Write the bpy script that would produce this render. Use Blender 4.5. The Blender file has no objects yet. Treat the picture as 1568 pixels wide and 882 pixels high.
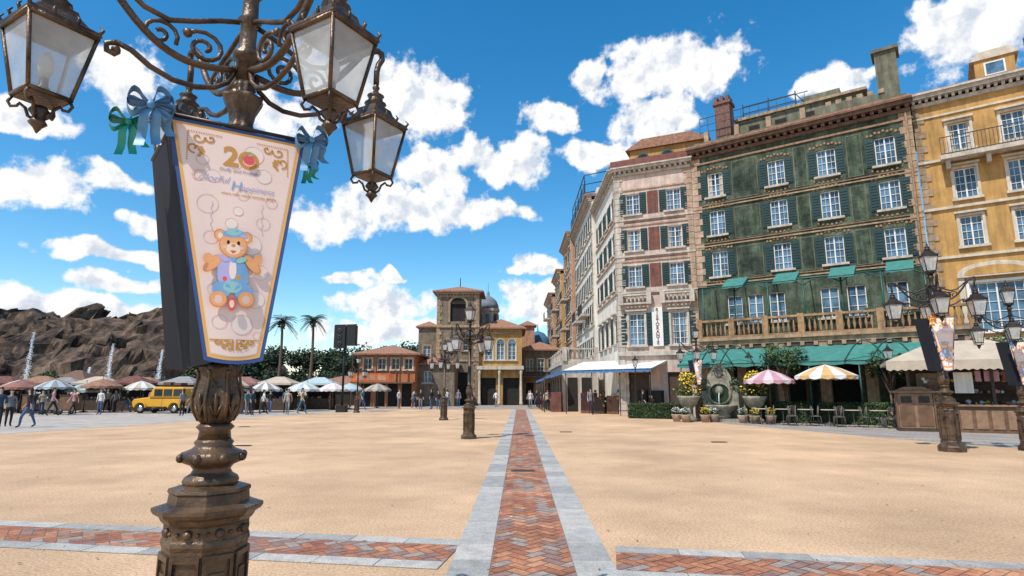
import bpy, bmesh, math, random
from mathutils import Vector, Matrix, noise
R = random.Random(11)
sc = bpy.context.scene
COL = sc.collection

# ------------------------------------------------------------ materials
def mat(name, c, rough=.8, var=.18, scale=2.0, metal=0, bump=0.0, bscale=30, streak=0.0, c2=None, spec=.4, fine=0.0, fscale=60, big=0.0, bigs=.12):
    m = bpy.data.materials.get(name)
    if m: return m
    m = bpy.data.materials.new(name); m.use_nodes = True
    nt = m.node_tree; N = nt.nodes; Lk = nt.links
    p = N['Principled BSDF']
    p.inputs['Roughness'].default_value = rough
    p.inputs['Metallic'].default_value = metal
    p.inputs['Specular IOR Level'].default_value = spec
    tc = N.new('ShaderNodeTexCoord')
    nz = N.new('ShaderNodeTexNoise'); nz.inputs['Scale'].default_value = scale; nz.inputs['Detail'].default_value = 4
    nz.inputs['Roughness'].default_value = .62
    Lk.new(tc.outputs['Object'], nz.inputs['Vector'])
    rp = N.new('ShaderNodeValToRGB')
    lo = [max(0, v*(1-var)) for v in c]; hi = [min(1, v*(1+var)) for v in (c2 or c)]
    rp.color_ramp.elements[0].position = .32; rp.color_ramp.elements[1].position = .68
    rp.color_ramp.elements[0].color = (*lo, 1); rp.color_ramp.elements[1].color = (*hi, 1)
    Lk.new(nz.outputs['Fac'], rp.inputs['Fac'])
    out = rp.outputs['Color']
    def mul(out, src, a, b, lo_, hi_):
        mr = N.new('ShaderNodeMapRange'); mr.inputs['From Min'].default_value = a; mr.inputs['From Max'].default_value = b
        mr.inputs['To Min'].default_value = lo_; mr.inputs['To Max'].default_value = hi_
        Lk.new(src, mr.inputs['Value'])
        mx = N.new('ShaderNodeMix'); mx.data_type = 'RGBA'; mx.blend_type = 'MULTIPLY'; mx.inputs['Factor'].default_value = 1
        Lk.new(out, mx.inputs['A']); Lk.new(mr.outputs['Result'], mx.inputs['B'])
        return mx.outputs['Result']
    if streak:
        mp = N.new('ShaderNodeMapping'); mp.inputs['Scale'].default_value = (2.2, 2.2, .22)
        n2 = N.new('ShaderNodeTexNoise'); n2.inputs['Scale'].default_value = 1.3; n2.inputs['Detail'].default_value = 5; n2.inputs['Roughness'].default_value = .7
        Lk.new(tc.outputs['Object'], mp.inputs['Vector']); Lk.new(mp.outputs['Vector'], n2.inputs['Vector'])
        out = mul(out, n2.outputs['Fac'], .35, .65, 1-streak, 1+streak*.3)
    if fine:
        n3 = N.new('ShaderNodeTexNoise'); n3.inputs['Scale'].default_value = fscale; n3.inputs['Detail'].default_value = 2
        Lk.new(tc.outputs['Object'], n3.inputs['Vector'])
        out = mul(out, n3.outputs['Fac'], .3, .7, 1-fine, 1+fine)
    if big:
        n4 = N.new('ShaderNodeTexNoise'); n4.inputs['Scale'].default_value = bigs; n4.inputs['Detail'].default_value = 6; n4.inputs['Roughness'].default_value = .65
        Lk.new(tc.outputs['Object'], n4.inputs['Vector'])
        out = mul(out, n4.outputs['Fac'], .38, .62, 1-big, 1+big*.6)
    Lk.new(out, p.inputs['Base Color'])
    if bump:
        nb = N.new('ShaderNodeTexNoise'); nb.inputs['Scale'].default_value = bscale; nb.inputs['Detail'].default_value = 3
        Lk.new(tc.outputs['Object'], nb.inputs['Vector'])
        bp = N.new('ShaderNodeBump'); bp.inputs['Strength'].default_value = bump; bp.inputs['Distance'].default_value = .02
        Lk.new(nb.outputs['Fac'], bp.inputs['Height']); Lk.new(bp.outputs['Normal'], p.inputs['Normal'])
    return m

def glass_pane(name, c=(.75,.75,.72), t=.55, rough=.12):
    m = bpy.data.materials.new(name); m.use_nodes = True
    nt = m.node_tree; N = nt.nodes; Lk = nt.links; p = N['Principled BSDF']
    p.inputs['Base Color'].default_value = (*c, 1); p.inputs['Roughness'].default_value = rough
    tr = N.new('ShaderNodeBsdfTransparent'); mx = N.new('ShaderNodeMixShader')
    nz = N.new('ShaderNodeTexNoise'); nz.inputs['Scale'].default_value = 6; nz.inputs['Detail'].default_value = 6
    tc = N.new('ShaderNodeTexCoord'); Lk.new(tc.outputs['Object'], nz.inputs['Vector'])
    mr = N.new('ShaderNodeMapRange'); mr.inputs['To Min'].default_value = t-.3; mr.inputs['To Max'].default_value = t+.3
    Lk.new(nz.outputs['Fac'], mr.inputs['Value']); Lk.new(mr.outputs['Result'], mx.inputs['Fac'])
    Lk.new(p.outputs[0], mx.inputs[1]); Lk.new(tr.outputs[0], mx.inputs[2])
    Lk.new(mx.outputs[0], N['Material Output'].inputs['Surface'])
    return m

def leafmat(name, c):
    m = mat(name, c, rough=.6, var=.35, scale=.8, spec=.25)
    return m

# ------------------------------------------------------------ geometry builder
class Bld:
    def __init__(s, name):
        s.name = name; s.parts = {}; s.M = Matrix()
    def add(s, part, mt, vs, fs, smooth=False):
        if part not in s.parts: s.parts[part] = dict(v=[], f=[], m=[], mats=[], sm=[])
        p = s.parts[part]
        if mt not in p['mats']: p['mats'].append(mt)
        mi = p['mats'].index(mt); o = len(p['v'])
        M = s.M
        p['v'] += [M @ Vector(v) for v in vs]
        for f in fs:
            p['f'].append([i+o for i in f]); p['m'].append(mi); p['sm'].append(smooth)
    def box(s, part, mt, x0, x1, y0, y1, z0, z1, L=None):
        vs = [(x0,y0,z0),(x1,y0,z0),(x1,y1,z0),(x0,y1,z0),(x0,y0,z1),(x1,y0,z1),(x1,y1,z1),(x0,y1,z1)]
        if L is not None: vs = [L @ Vector(v) for v in vs]
        s.add(part, mt, vs, [(0,3,2,1),(4,5,6,7),(0,1,5,4),(1,2,6,5),(2,3,7,6),(3,0,4,7)])
    def fb(s, part, mt, s0, s1, z0, z1, d0, d1):
        s.box(part, mt, s0, s1, -d1, -d0, z0, z1)
    def prism(s, part, mt, poly, y0, y1, L=None):
        n = len(poly)
        vs = [(x,y0,z) for x,z in poly]+[(x,y1,z) for x,z in poly]
        if L is not None: vs = [L @ Vector(v) for v in vs]
        fs = [tuple(range(n)), tuple(range(2*n-1, n-1, -1))]+[(i,i+n,(i+1)%n+n,(i+1)%n) for i in range(n)]
        s.add(part, mt, vs, fs)
    def lathe(s, part, mt, prof, c=(0,0,0), n=16, rot=0, smooth=True, mod=None, L=None, cap=True):
        vs = []; fs = []
        for r, z in prof:
            for i in range(n):
                a = 2*math.pi*i/n+rot
                rr = r*(1+(mod[1]*math.cos(mod[0]*a) if mod else 0))
                vs.append(Vector((c[0]+rr*math.cos(a), c[1]+rr*math.sin(a), c[2]+z)))
        for k in range(len(prof)-1):
            for i in range(n):
                j = (i+1)%n
                fs.append((k*n+i, k*n+j, (k+1)*n+j, (k+1)*n+i))
        if cap:
            fs.append(tuple(range(n-1,-1,-1))); fs.append(tuple(range((len(prof)-1)*n, len(prof)*n)))
        if L is not None: vs = [L @ v for v in vs]
        s.add(part, mt, vs, fs, smooth)
    def tube(s, part, mt, pts, r, n=8, smooth=True):
        pts = [Vector(p) for p in pts]; m = len(pts)
        if not isinstance(r, (list, tuple)): r = [r]*m
        vs = []; fs = []; up = None
        for k, p in enumerate(pts):
            t = (pts[min(k+1,m-1)]-pts[max(k-1,0)])
            if t.length < 1e-9: t = Vector((0,0,1))
            t.normalize()
            if up is None:
                up = Vector((0,0,1)) if abs(t.z) < .9 else Vector((1,0,0))
            a = up - t*up.dot(t)
            if a.length < 1e-5: a = t.orthogonal()
            a.normalize(); b = t.cross(a); up = a
            for i in range(n):
                q = 2*math.pi*i/n
                vs.append(p+(a*math.cos(q)+b*math.sin(q))*r[k])
        for k in range(m-1):
            for i in range(n):
                j = (i+1)%n
                fs.append((k*n+i, k*n+j, (k+1)*n+j, (k+1)*n+i))
        fs.append(tuple(range(n-1,-1,-1))); fs.append(tuple(range((m-1)*n, m*n)))
        s.add(part, mt, vs, fs, smooth)
    def ball(s, part, mt, c, r, n=10, sc_=(1,1,1)):
        prof = [(max(1e-4, r*math.sin(math.pi*k/n)), -r*math.cos(math.pi*k/n)) for k in range(n+1)]
        L = Matrix.Translation(c) @ Matrix.Diagonal((*sc_,1))
        s.lathe(part, mt, prof, n=n+2, L=L)
    def strip(s, part, mt, pts, w):
        vs = []; w = Vector(w)
        for p in pts: vs += [Vector(p)-w/2, Vector(p)+w/2]
        s.add(part, mt, vs, [(2*i,2*i+1,2*i+3,2*i+2) for i in range(len(pts)-1)], True)
    def leaves(s, part, mats, c, rad, n, size, shell=.55):
        c = Vector(c)
        for _ in range(n):
            while True:
                d = Vector((R.uniform(-1,1),R.uniform(-1,1),R.uniform(-1,1)))
                if .05 < d.length < 1: break
            d = d.normalized()*(shell+(1-shell)*R.random())*R.uniform(.85,1.12)
            p = c+Vector((d.x*rad[0], d.y*rad[1], d.z*rad[2]))
            a = Vector((R.gauss(0,1),R.gauss(0,1),R.gauss(0,1))).normalized()
            b = a.orthogonal().normalized(); z = size*R.uniform(.6,1.3)
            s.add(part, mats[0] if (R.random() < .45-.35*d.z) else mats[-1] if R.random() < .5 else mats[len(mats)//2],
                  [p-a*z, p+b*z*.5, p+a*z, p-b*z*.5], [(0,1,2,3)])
    def _mk(s, pn, p, bevel):
        me = bpy.data.meshes.new(pn); me.from_pydata(p['v'], [], p['f'])
        for m in p['mats']: me.materials.append(m)
        me.polygons.foreach_set('material_index', p['m']); me.polygons.foreach_set('use_smooth', p['sm'])
        me.update()
        ob = bpy.data.objects.new(pn, me); COL.objects.link(ob)
        if bevel:
            md = ob.modifiers.new('b', 'BEVEL'); md.width = bevel; md.segments = 2; md.limit_method = 'ANGLE'; md.angle_limit = math.radians(40)
        return ob
    def done(s, bevel={}, loc=None):
        if len(s.parts) == 1:
            pn, p = list(s.parts.items())[0]; ob = s._mk(s.name, p, bevel.get(pn,0)); ob.name = s.name
            return ob
        e = bpy.data.objects.new(s.name, None); COL.objects.link(e); e.empty_display_size = .3
        for pn, p in s.parts.items():
            ob = s._mk(pn, p, bevel.get(pn,0)); ob.parent = e
        return e

def frame(P0, P1):
    u = Vector((P1[0]-P0[0], P1[1]-P0[1])); L = u.length; u /= L
    M = Matrix(((u.x, -u.y, 0, P0[0]), (u.y, u.x, 0, P0[1]), (0,0,1,0), (0,0,0,1)))
    return M, L
def TR(x, y, z=0, rz=0, s=1):
    return Matrix.Translation((x,y,z)) @ Matrix.Rotation(rz,4,'Z') @ Matrix.Scale(s,4)

# ------------------------------------------------------------ palette
GLASS = mat('window_glass', (.030,.065,.10), rough=.12, var=.7, scale=.9, spec=.4, c2=(.08,.15,.22))
GLASSD = mat('dark_glass', (.02,.03,.035), rough=.15, var=.5, scale=.9, spec=.4)
WHITE = mat('white_paint', (.68,.66,.62), rough=.55, var=.08)
SHUT = mat('shutter_green', (.010,.034,.032), rough=.5, var=.25)
TRIM = mat('tan_trim', (.35,.245,.15), rough=.8, var=.28, scale=4, streak=.38)
TRIMP = mat('peach_trim', (.42,.29,.20), rough=.8, var=.22, scale=4, streak=.35)
STONE = mat('pale_stone', (.48,.42,.35), rough=.85, var=.18, scale=4, streak=.32, fine=.12)
GREENW = mat('green_stucco', (.036,.062,.038), rough=.9, var=.42, scale=.9, streak=.55, c2=(.080,.104,.068), fine=.25, fscale=10, big=.25, bigs=.35)
GREENP = mat('green_stucco_panel', (.030,.052,.033), rough=.9, var=.45, scale=1.4, streak=.55, c2=(.066,.090,.058), fine=.25, fscale=10, big=.25, bigs=.35)
PINKW = mat('cream_stucco', (.55,.42,.35), rough=.9, var=.16, scale=1.5, streak=.34)
MAROON = mat('maroon_panel', (.17,.068,.05), rough=.85, var=.28, scale=3, streak=.35)
CREAMW = mat('white_stucco', (.72,.67,.58), rough=.9, var=.12, scale=1.2, streak=.26)
OCHRE = mat('ochre_stucco', (.46,.26,.085), rough=.9, var=.2, scale=1.2, streak=.33)
TERRA = mat('terracotta_tiles', (.28,.145,.09), rough=.85, var=.35, scale=5, bump=.5, bscale=12)
ROSE = mat('rose_stucco', (.46,.25,.155), rough=.9, var=.15, streak=.3)
OLIVE = mat('olive_stucco', (.16,.155,.105), rough=.9, var=.28, streak=.45)
IRON = mat('wrought_iron', (.025,.025,.025), rough=.5, var=.3)
TEAL = mat('teal_awning', (.045,.19,.16), rough=.75, var=.18, scale=3)
TEALM = mat('green_metal', (.015,.075,.06), rough=.45, var=.2)
BRONZE = mat('bronze', (.055,.034,.019), rough=.40, var=.5, scale=7, metal=.35, bump=.3, bscale=50, c2=(.105,.064,.036), spec=.5)
BRONZED = mat('bronze_dark', (.030,.021,.016), rough=.42, var=.4, scale=9, metal=.3, spec=.5)
PANE = glass_pane('lantern_glass',(.70,.70,.67),.52)
WOOD = mat('brown_wood', (.14,.072,.038), rough=.6, var=.3, scale=4)
WOODD = mat('dark_wood', (.055,.034,.022), rough=.65, var=.3, scale=4)
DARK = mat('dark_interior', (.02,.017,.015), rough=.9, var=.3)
BEIGE = mat('beige_canvas', (.44,.36,.27), rough=.85, var=.12)
CANW = mat('white_canvas', (.64,.62,.58), rough=.85, var=.08)
CANB = mat('blue_canvas', (.05,.15,.32), rough=.8, var=.15)
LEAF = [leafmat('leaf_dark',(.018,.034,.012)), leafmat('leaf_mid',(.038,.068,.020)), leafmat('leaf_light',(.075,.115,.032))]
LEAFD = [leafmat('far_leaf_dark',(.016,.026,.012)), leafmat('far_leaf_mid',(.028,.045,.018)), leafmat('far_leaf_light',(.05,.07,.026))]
BARK = mat('bark', (.12,.085,.06), rough=.95, var=.35, scale=6, bump=.4)
BLACK = mat('black_plastic', (.012,.012,.013), rough=.6, var=.2)

# ------------------------------------------------------------ facade helper
class Fac:
    def __init__(s, b, P0, P1, z0, z1, wall, part='walls'):
        s.b = b; s.M, s.L = frame(P0, P1); s.z0 = z0; s.z1 = z1; s.wall = wall; s.op = []; s.part = part; b.M = s.M
    def win(s, c, zb, w, h, fr=WHITE, gl=GLASS, sh=None, trim=None, ped=0, mull=(2,4), sill=True, shw=None, hole=True, arch=False):
        b = s.b; x0, x1 = c-w/2, c+w/2; z1 = zb+h
        if hole: s.op.append((x0,x1,zb,z1))
        b.fb('glass', gl, x0+.01, x1-.01, zb+.01, z1-.01, -.24, -.19)
        t = .055
        for a0,a1,q0,q1 in ((x0,x0+t,zb,z1),(x1-t,x1,zb,z1),(x0+t,x1-t,zb,zb+t),(x0+t,x1-t,z1-t,z1)):
            b.fb('window_frames', fr, a0,a1,q0,q1,-.187,-.12)
        nx, nz = mull
        for i in range(1,nx):
            xx = x0+w*i/nx; wd = .035 if i*2 == nx else .014
            b.fb('window_frames', fr, xx-wd, xx+wd, zb+t, z1-t, -.187, -.13)
        if nx == 2 and w > .9 and nz > 3:
            for xx in (x0+w*.25, x0+w*.75): b.fb('window_frames', fr, xx-.009, xx+.009, zb+t, z1-t, -.188, -.16)
        for i in range(1,nz):
            zz = zb+h*i/nz
            b.fb('window_frames', fr, x0+t, x1-t, zz-.013, zz+.013, -.186, -.145)
        if R.random() < .14:
            q = R.uniform(.10,.18)*w
            for a in (x0+t, x1-t-q): b.fb('curtains', BEIGE, a, a+q, zb+t, z1-t, -.1895, -.1885)
        if arch:
            n = 12; r = w/2
            pts = [(c+r*math.cos(math.pi*i/n), z1+r*math.sin(math.pi*i/n)) for i in range(n+1)]
            b.prism('arches', gl, pts, -.012, .05)
            for i in range(n):
                a, q = pts[i], pts[i+1]
                k = 1.2
                a2 = (c+(a[0]-c)*k, z1+(a[1]-z1)*k); q2 = (c+(q[0]-c)*k, z1+(q[1]-z1)*k)
                b.prism('arch_trim', trim or TRIM, [a,q,q2,a2], -.06, .04)
        if trim:
            tw = .13
            b.fb('window_trim', trim, x0-tw, x0, zb, z1, 0, .045)
            b.fb('window_trim', trim, x1, x1+tw, zb, z1, 0, .045)
            if not arch: b.fb('window_trim', trim, x0-tw, x1+tw, z1, z1+tw, 0, .05)
        if sill: b.fb('sills', trim or STONE, x0-.2, x1+.2, zb-.13, zb, 0, .16)
        if ped == 1:
            b.fb('pediments', trim or STONE, x0-.22, x1+.22, z1+.16, z1+.25, 0, .2)
            b.prism('pediments', trim or STONE, [(x0-.22,z1+.25),(x1+.22,z1+.25),(c,z1+.55)], -.16, 0)
        if ped == 2:
            b.fb('pediments', trim or STONE, x0-.2, x1+.2, z1+.16, z1+.27, 0, .2)
        if sh:
            sw = shw or w*.5
            off = .135 if trim else .02
            for a in (x0-off-sw, x1+off):
                b.fb('shutters', sh, a, a+sw, zb-.02, z1+.02, .005, .05)
                k = 9
                for i in range(k):
                    zz = zb+.06+(h-.12)*i/k
                    b.fb('shutters', sh, a+.05, a+sw-.05, zz, zz+(h-.12)/k*.55, .05, .075)
    def quoins(s, at, z0, z1, mt, w=(.75,.5), h=.42, side=1):
        z = z0; i = 0
        while z < z1-.05:
            ww = w[i%2]
            a, q = (at, at+ww) if side > 0 else (at-ww, at)
            s.b.fb('quoins', mt, a, q, z+.015, min(z+h-.015, z1), 0, .055); z += h; i += 1
    def course(s, z, h, mt, d=.12, s0=-.05, s1=None):
        s.b.fb('string_courses', mt, s0, (s.L if s1 is None else s1)+(.05 if s1 is None else 0), z, z+h, 0, d)
    def close(s):
        b = s.b; b.M = s.M
        S = sorted(set([0,s.L]+[v for o in s.op for v in o[:2]])); Z = sorted(set([s.z0,s.z1]+[v for o in s.op for v in o[2:]]))
        for i in range(len(S)-1):
            for j in range(len(Z)-1):
                cx, cz = (S[i]+S[i+1])/2, (Z[j]+Z[j+1])/2
                if any(o[0] < cx < o[1] and o[2] < cz < o[3] for o in s.op): continue
                b.add(s.part, s.wall, [(S[i],0,Z[j]),(S[i+1],0,Z[j]),(S[i+1],0,Z[j+1]),(S[i],0,Z[j+1])], [(0,1,2,3)])
        for x0,x1,z0,z1 in s.op:
            y = .25
            b.add(s.part, s.wall, [(x0,0,z0),(x1,0,z0),(x1,0,z1),(x0,0,z1),(x0,y,z0),(x1,y,z0),(x1,y,z1),(x0,y,z1)],
                  [(0,1,5,4),(1,2,6,5),(2,3,7,6),(3,0,4,7)])
        b.add(s.part, s.wall, [(0,0,s.z0),(0,.26,s.z0),(0,.26,s.z1),(0,0,s.z1),(s.L,0,s.z0),(s.L,.26,s.z0),(s.L,.26,s.z1),(s.L,0,s.z1)],[(0,1,2,3),(4,5,6,7)])

def cornice(b, mt, s0, s1, z, k=1.0, den=True, step=.35):
    b.fb('cornice', mt, s0, s1, z, z+.18*k, 0, .15*k)
    b.fb('cornice', mt, s0-.1, s1+.1, z+.18*k+.16*k, z+.5*k, 0, .42*k)
    b.fb('cornice', mt, s0-.15, s1+.15, z+.5*k, z+.6*k, 0, .52*k)
    if den:
        x = s0+.05
        while x < s1-.1:
            b.fb('cornice', mt, x, x+step*.45, z+.181*k, z+.339*k, 0, .32*k); x += step

def balustrade(b, part, mt, s0, s1, d, z, h=1.0, step=.28, post=2.6):
    L = s1-s0
    b.fb(part, mt, s0, s1, z, z+.12, d-.12, d+.12)
    b.fb(part, mt, s0, s1, z+h-.12, z+h, d-.13, d+.13)
    n = max(1, round(L/post))
    for i in range(n+1):
        x = s0+L*i/n
        b.fb(part, mt, x-.16, x+.16, z-.02, z+h+.06, d-.17, d+.17)
    k = int(L/step)
    for i in range(k):
        x = s0+(i+.5)*L/k
        b.lathe(part, mt, [(.05,.12),(.035,.2),(.085,.36*h+.05),(.04,.62*h),(.03,.75*h),(.05,h-.12)], (x,-d,z), n=6)

def railing(b, part, s0, s1, d, z, h=1.0, step=.16):
    b.fb(part, IRON, s0, s1, z+h-.04, z+h, d-.02, d+.02)
    b.fb(part, IRON, s0, s1, z+.05, z+.08, d-.015, d+.015)
    x = s0
    while x <= s1:
        b.fb(part, IRON, x-.012, x+.012, z, z+h-.04, d-.012, d+.012); x += step

def awning(b, part, mts, s0, s1, d0, d1, zt, zb, step=.45, val=.25):
    n = max(1, int(round((s1-s0)/step))); w = (s1-s0)/n
    for i in range(n):
        m = mts[i%len(mts)]; x0 = s0+i*w; x1 = x0+w
        xm = (x0+x1)/2; sag = .04
        b.add(part, m, [(x0,-d0,zt),(xm,-d0,zt-.01),(x1,-d0,zt),(x1,-d1,zb),(xm,-d1,zb-sag),(x0,-d1,zb)], [(0,1,4,5),(1,2,3,4)])
        b.add(part, m, [(x0,-d1,zb),(xm,-d1,zb-sag),(x1,-d1,zb),(x1,-d1-.01,zb-val*.7),(xm,-d1-.01,zb-val),(x0,-d1-.01,zb-val*.7)], [(0,1,4,5),(1,2,3,4)])
    for x in (s0,s1):
        b.add(part, mts[0], [(x,-d0,zt),(x,-d1,zb),(x,-d1,zb-val*.6),(x,-d0,zt-.25)], [(0,1,2,3)])
    b.tube('awning_frame', IRON, [(s0,-d1,zb-.02),(s1,-d1,zb-.02)], .02, 6)

def hip(b, mt, x0, x1, y0, y1, z, h, o=.4, part='roof'):
    x0 -= o; x1 += o; y0 -= o; y1 += o
    w = min(x1-x0, y1-y0)/2
    if x1-x0 > y1-y0: r0 = (x0+w,(y0+y1)/2,z+h); r1 = (x1-w,(y0+y1)/2,z+h)
    else: r0 = ((x0+x1)/2,y0+w,z+h); r1 = ((x0+x1)/2,y1-w,z+h)
    if (Vector(r0)-Vector(r1)).length < .02: r1 = (r0[0]+.02,r0[1]+.02,r0[2])
    vs = [(x0,y0,z),(x1,y0,z),(x1,y1,z),(x0,y1,z),r0,r1]
    fs = [(0,1,5,4),(1,2,5),(2,3,4,5),(3,0,4),(3,2,1,0)] if x1-x0 > y1-y0 else [(0,1,4),(1,2,5,4),(2,3,5),(3,0,4,5),(3,2,1,0)]
    b.add(part, mt, vs, fs)
    b.box(part+'_eaves', mt, x0, x1, y0, y1, z-.14, z-.003)

# ============================================================ GROUND
SAND = mat('sandy_paving', (.53,.34,.195), rough=.92, var=.07, scale=.5, c2=(.60,.39,.23), fine=.26, fscale=34, bump=.5, bscale=60, big=.16, bigs=.2)
g = Bld('ground'); n = 48
vs = [(0,0,0)]; fs = []
rs = [30,120,500,2500]
for r in rs:
    for i in range(n): vs.append((r*math.cos(2*math.pi*i/n), r*math.sin(2*math.pi*i/n), 0))
for i in range(n):
    j = (i+1)%n; fs.append((0,1+i,1+j))
    for k in range(3): fs.append((1+k*n+i,1+(k+1)*n+i,1+(k+1)*n+j,1+k*n+j))
g.add('ground', SAND, vs, fs); g.done()

def paver_mat(name, c1, c2, mortar, bw, bh, rot=0.3):
    m = bpy.data.materials.new(name); m.use_nodes = True
    N = m.node_tree.nodes; Lk = m.node_tree.links; p = N['Principled BSDF']; p.inputs['Roughness'].default_value = .85
    tc = N.new('ShaderNodeTexCoord'); mp = N.new('ShaderNodeMapping'); mp.inputs['Rotation'].default_value = (0,0,rot)
    br = N.new('ShaderNodeTexBrick'); br.inputs['Scale'].default_value = 1; br.inputs['Brick Width'].default_value = bw; br.inputs['Row Height'].default_value = bh
    br.inputs['Mortar Size'].default_value = .012; br.inputs['Color1'].default_value = (*c1,1); br.inputs['Color2'].default_value = (*c2,1); br.inputs['Mortar'].default_value = (*mortar,1)
    nz = N.new('ShaderNodeTexNoise'); nz.inputs['Scale'].default_value = 1.1; nz.inputs['Detail'].default_value = 6
    mr = N.new('ShaderNodeMapRange'); mr.inputs['From Min'].default_value = .3; mr.inputs['From Max'].default_value = .7; mr.inputs['To Min'].default_value = .78; mr.inputs['To Max'].default_value = 1.15
    mx = N.new('ShaderNodeMix'); mx.data_type = 'RGBA'; mx.blend_type = 'MULTIPLY'; mx.inputs['Factor'].default_value = 1
    Lk.new(tc.outputs['Object'], mp.inputs['Vector']); Lk.new(mp.outputs['Vector'], br.inputs['Vector']); Lk.new(tc.outputs['Object'], nz.inputs['Vector'])
    Lk.new(nz.outputs['Fac'], mr.inputs['Value']); Lk.new(br.outputs['Color'], mx.inputs['A']); Lk.new(mr.outputs['Result'], mx.inputs['B'])
    Lk.new(mx.outputs['Result'], p.inputs['Base Color'])
    return m
GPAV = paver_mat('grey_pavers', (.36,.31,.27), (.28,.25,.225), (.16,.14,.12), .6, .3)
BPAV = paver_mat('beige_pavers', (.46,.39,.32), (.39,.34,.29), (.26,.22,.18), .9, .45, .1)
def sheet(name, poly, z, mt):
    b = Bld(name); b.add(name, mt, [(x,y,z) for x,y in poly], [tuple(range(len(poly)))]); b.done()
sheet('grey_pavement', [(7.2,46),(8.6,38),(10.6,29),(12.6,21.5),(14.2,16.8),(19,14.2),(26,11),(60,2),(60,60),(7.2,60)], .004, GPAV)
sheet('harbor_pavement', [(-19.2,21),(-17.6,28),(-16,35),(-12.4,46),(-9,56),(-9,62),(-90,62),(-90,10),(-40,14)], .004, BPAV)
sheet('far_pavement', [(-8.9,52),(7.1,52),(7.1,66),(-8.9,66)], .004, GPAV)

BR = [mat('brick_a',(.40,.165,.085),var=.25,scale=9,fine=.2,big=.25,bigs=.8), mat('brick_b',(.33,.125,.07),var=.25,scale=9,fine=.2,big=.25,bigs=.8),
      mat('brick_c',(.46,.22,.12),var=.25,scale=9,fine=.2,big=.25,bigs=.8), mat('brick_d',(.25,.15,.12),var=.22,scale=9,fine=.2), mat('brick_e',(.30,.24,.20),var=.2,scale=9,fine=.2)]
SL = [mat('kerb_slab_a',(.38,.36,.325),var=.16,scale=5,fine=.3,fscale=70,bump=.2,bscale=60), mat('kerb_slab_b',(.31,.295,.27),var=.16,scale=5,fine=.3,fscale=70), mat('kerb_slab_c',(.43,.395,.35),var=.16,scale=5,fine=.3,fscale=70)]
MORT = mat('mortar',(.24,.18,.13),var=.2,scale=6)
def clip(poly, ax, lim, keep_lt):
    out = []
    for i in range(len(poly)):
        a, c = poly[i], poly[(i+1)%len(poly)]
        ia = (a[ax] <= lim) if keep_lt else (a[ax] >= lim); ic = (c[ax] <= lim) if keep_lt else (c[ax] >= lim)
        if ia: out.append(a)
        if ia != ic:
            t = (lim-a[ax])/(c[ax]-a[ax]); out.append((a[0]+t*(c[0]-a[0]), a[1]+t*(c[1]-a[1])))
    return out
def band(name, M, L0, L1, hw, bw, cl=None):
    """inlay band along local +Y: brick herringbone of half-width bw between slab margins to hw"""
    b = Bld(name); b.M = M
    b.add('mortar_bed', MORT, [(-hw,L0,.004),(hw,L0,.004),(hw,L1,.004),(-hw,L1,.004)], [(0,1,2,3)])
    w = .115; gap = .005; c45 = math.sqrt(.5)
    def rot(x,y): return ((x-y)*c45, (x+y)*c45+L0)
    nn = int((L1-L0)/w/c45)+14
    for i in range(-12, nn):
        for j in range(-12, nn):
            if abs(i-j) > (bw/w/c45)+6: continue
            k = (i-j)%4
            if k == 0: q = (i*w, j*w, (i+2)*w, (j+1)*w)
            elif k == 3: q = (i*w, j*w, (i+1)*w, (j+2)*w)
            else: continue
            x0,y0,x1,y1 = q[0]+gap,q[1]+gap,q[2]-gap,q[3]-gap
            poly = [rot(x0,y0),rot(x1,y0),rot(x1,y1),rot(x0,y1)]
            for ax,lim,lt in ((0,bw-.004,True),(0,-bw+.004,False),(1,L1,True),(1,L0,False)):
                poly = clip(poly,ax,lim,lt)
                if len(poly) < 3: break
            if len(poly) < 3: continue
            wt = [5,4,3,2,1.5] if noise.noise(Vector((i*.13,j*.13,0))) > -.15 else [2,3,2,4,4]
            b.add('bricks', R.choices(BR,wt)[0], [(x,y,.0085+R.uniform(0,.0015)) for x,y in poly], [tuple(range(len(poly)))])
    for sgn in (-1,1):
        y = L0
        while y < L1:
            ll = min(.62, L1-y)
            a, c = sorted((sgn*(bw+.004), sgn*hw))
            b.box('slabs', R.choice(SL), a, c, y+.004, y+ll-.006, .0045, .0095+R.uniform(0,.0015)); y += .62
    b.done()
pathM = Matrix.Translation((.115,0,0)) @ Matrix.Rotation(-.0125,4,'Z')
band('brick_path', pathM, 1.0, 51, .76, .385)
ang = math.atan2(-.165,1)
Mx = Matrix.Translation((0.2,6.08,0)) @ Matrix.Rotation(ang-math.pi/2,4,'Z')
band('brick_cross_band', Mx, .80, 15, .53, .30)
Mx2 = Matrix.Translation((0.2,6.08,0)) @ Matrix.Rotation(ang+math.pi/2,4,'Z')
band('brick_cross_band', Mx2, .80, 15, .53, .30)

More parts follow.
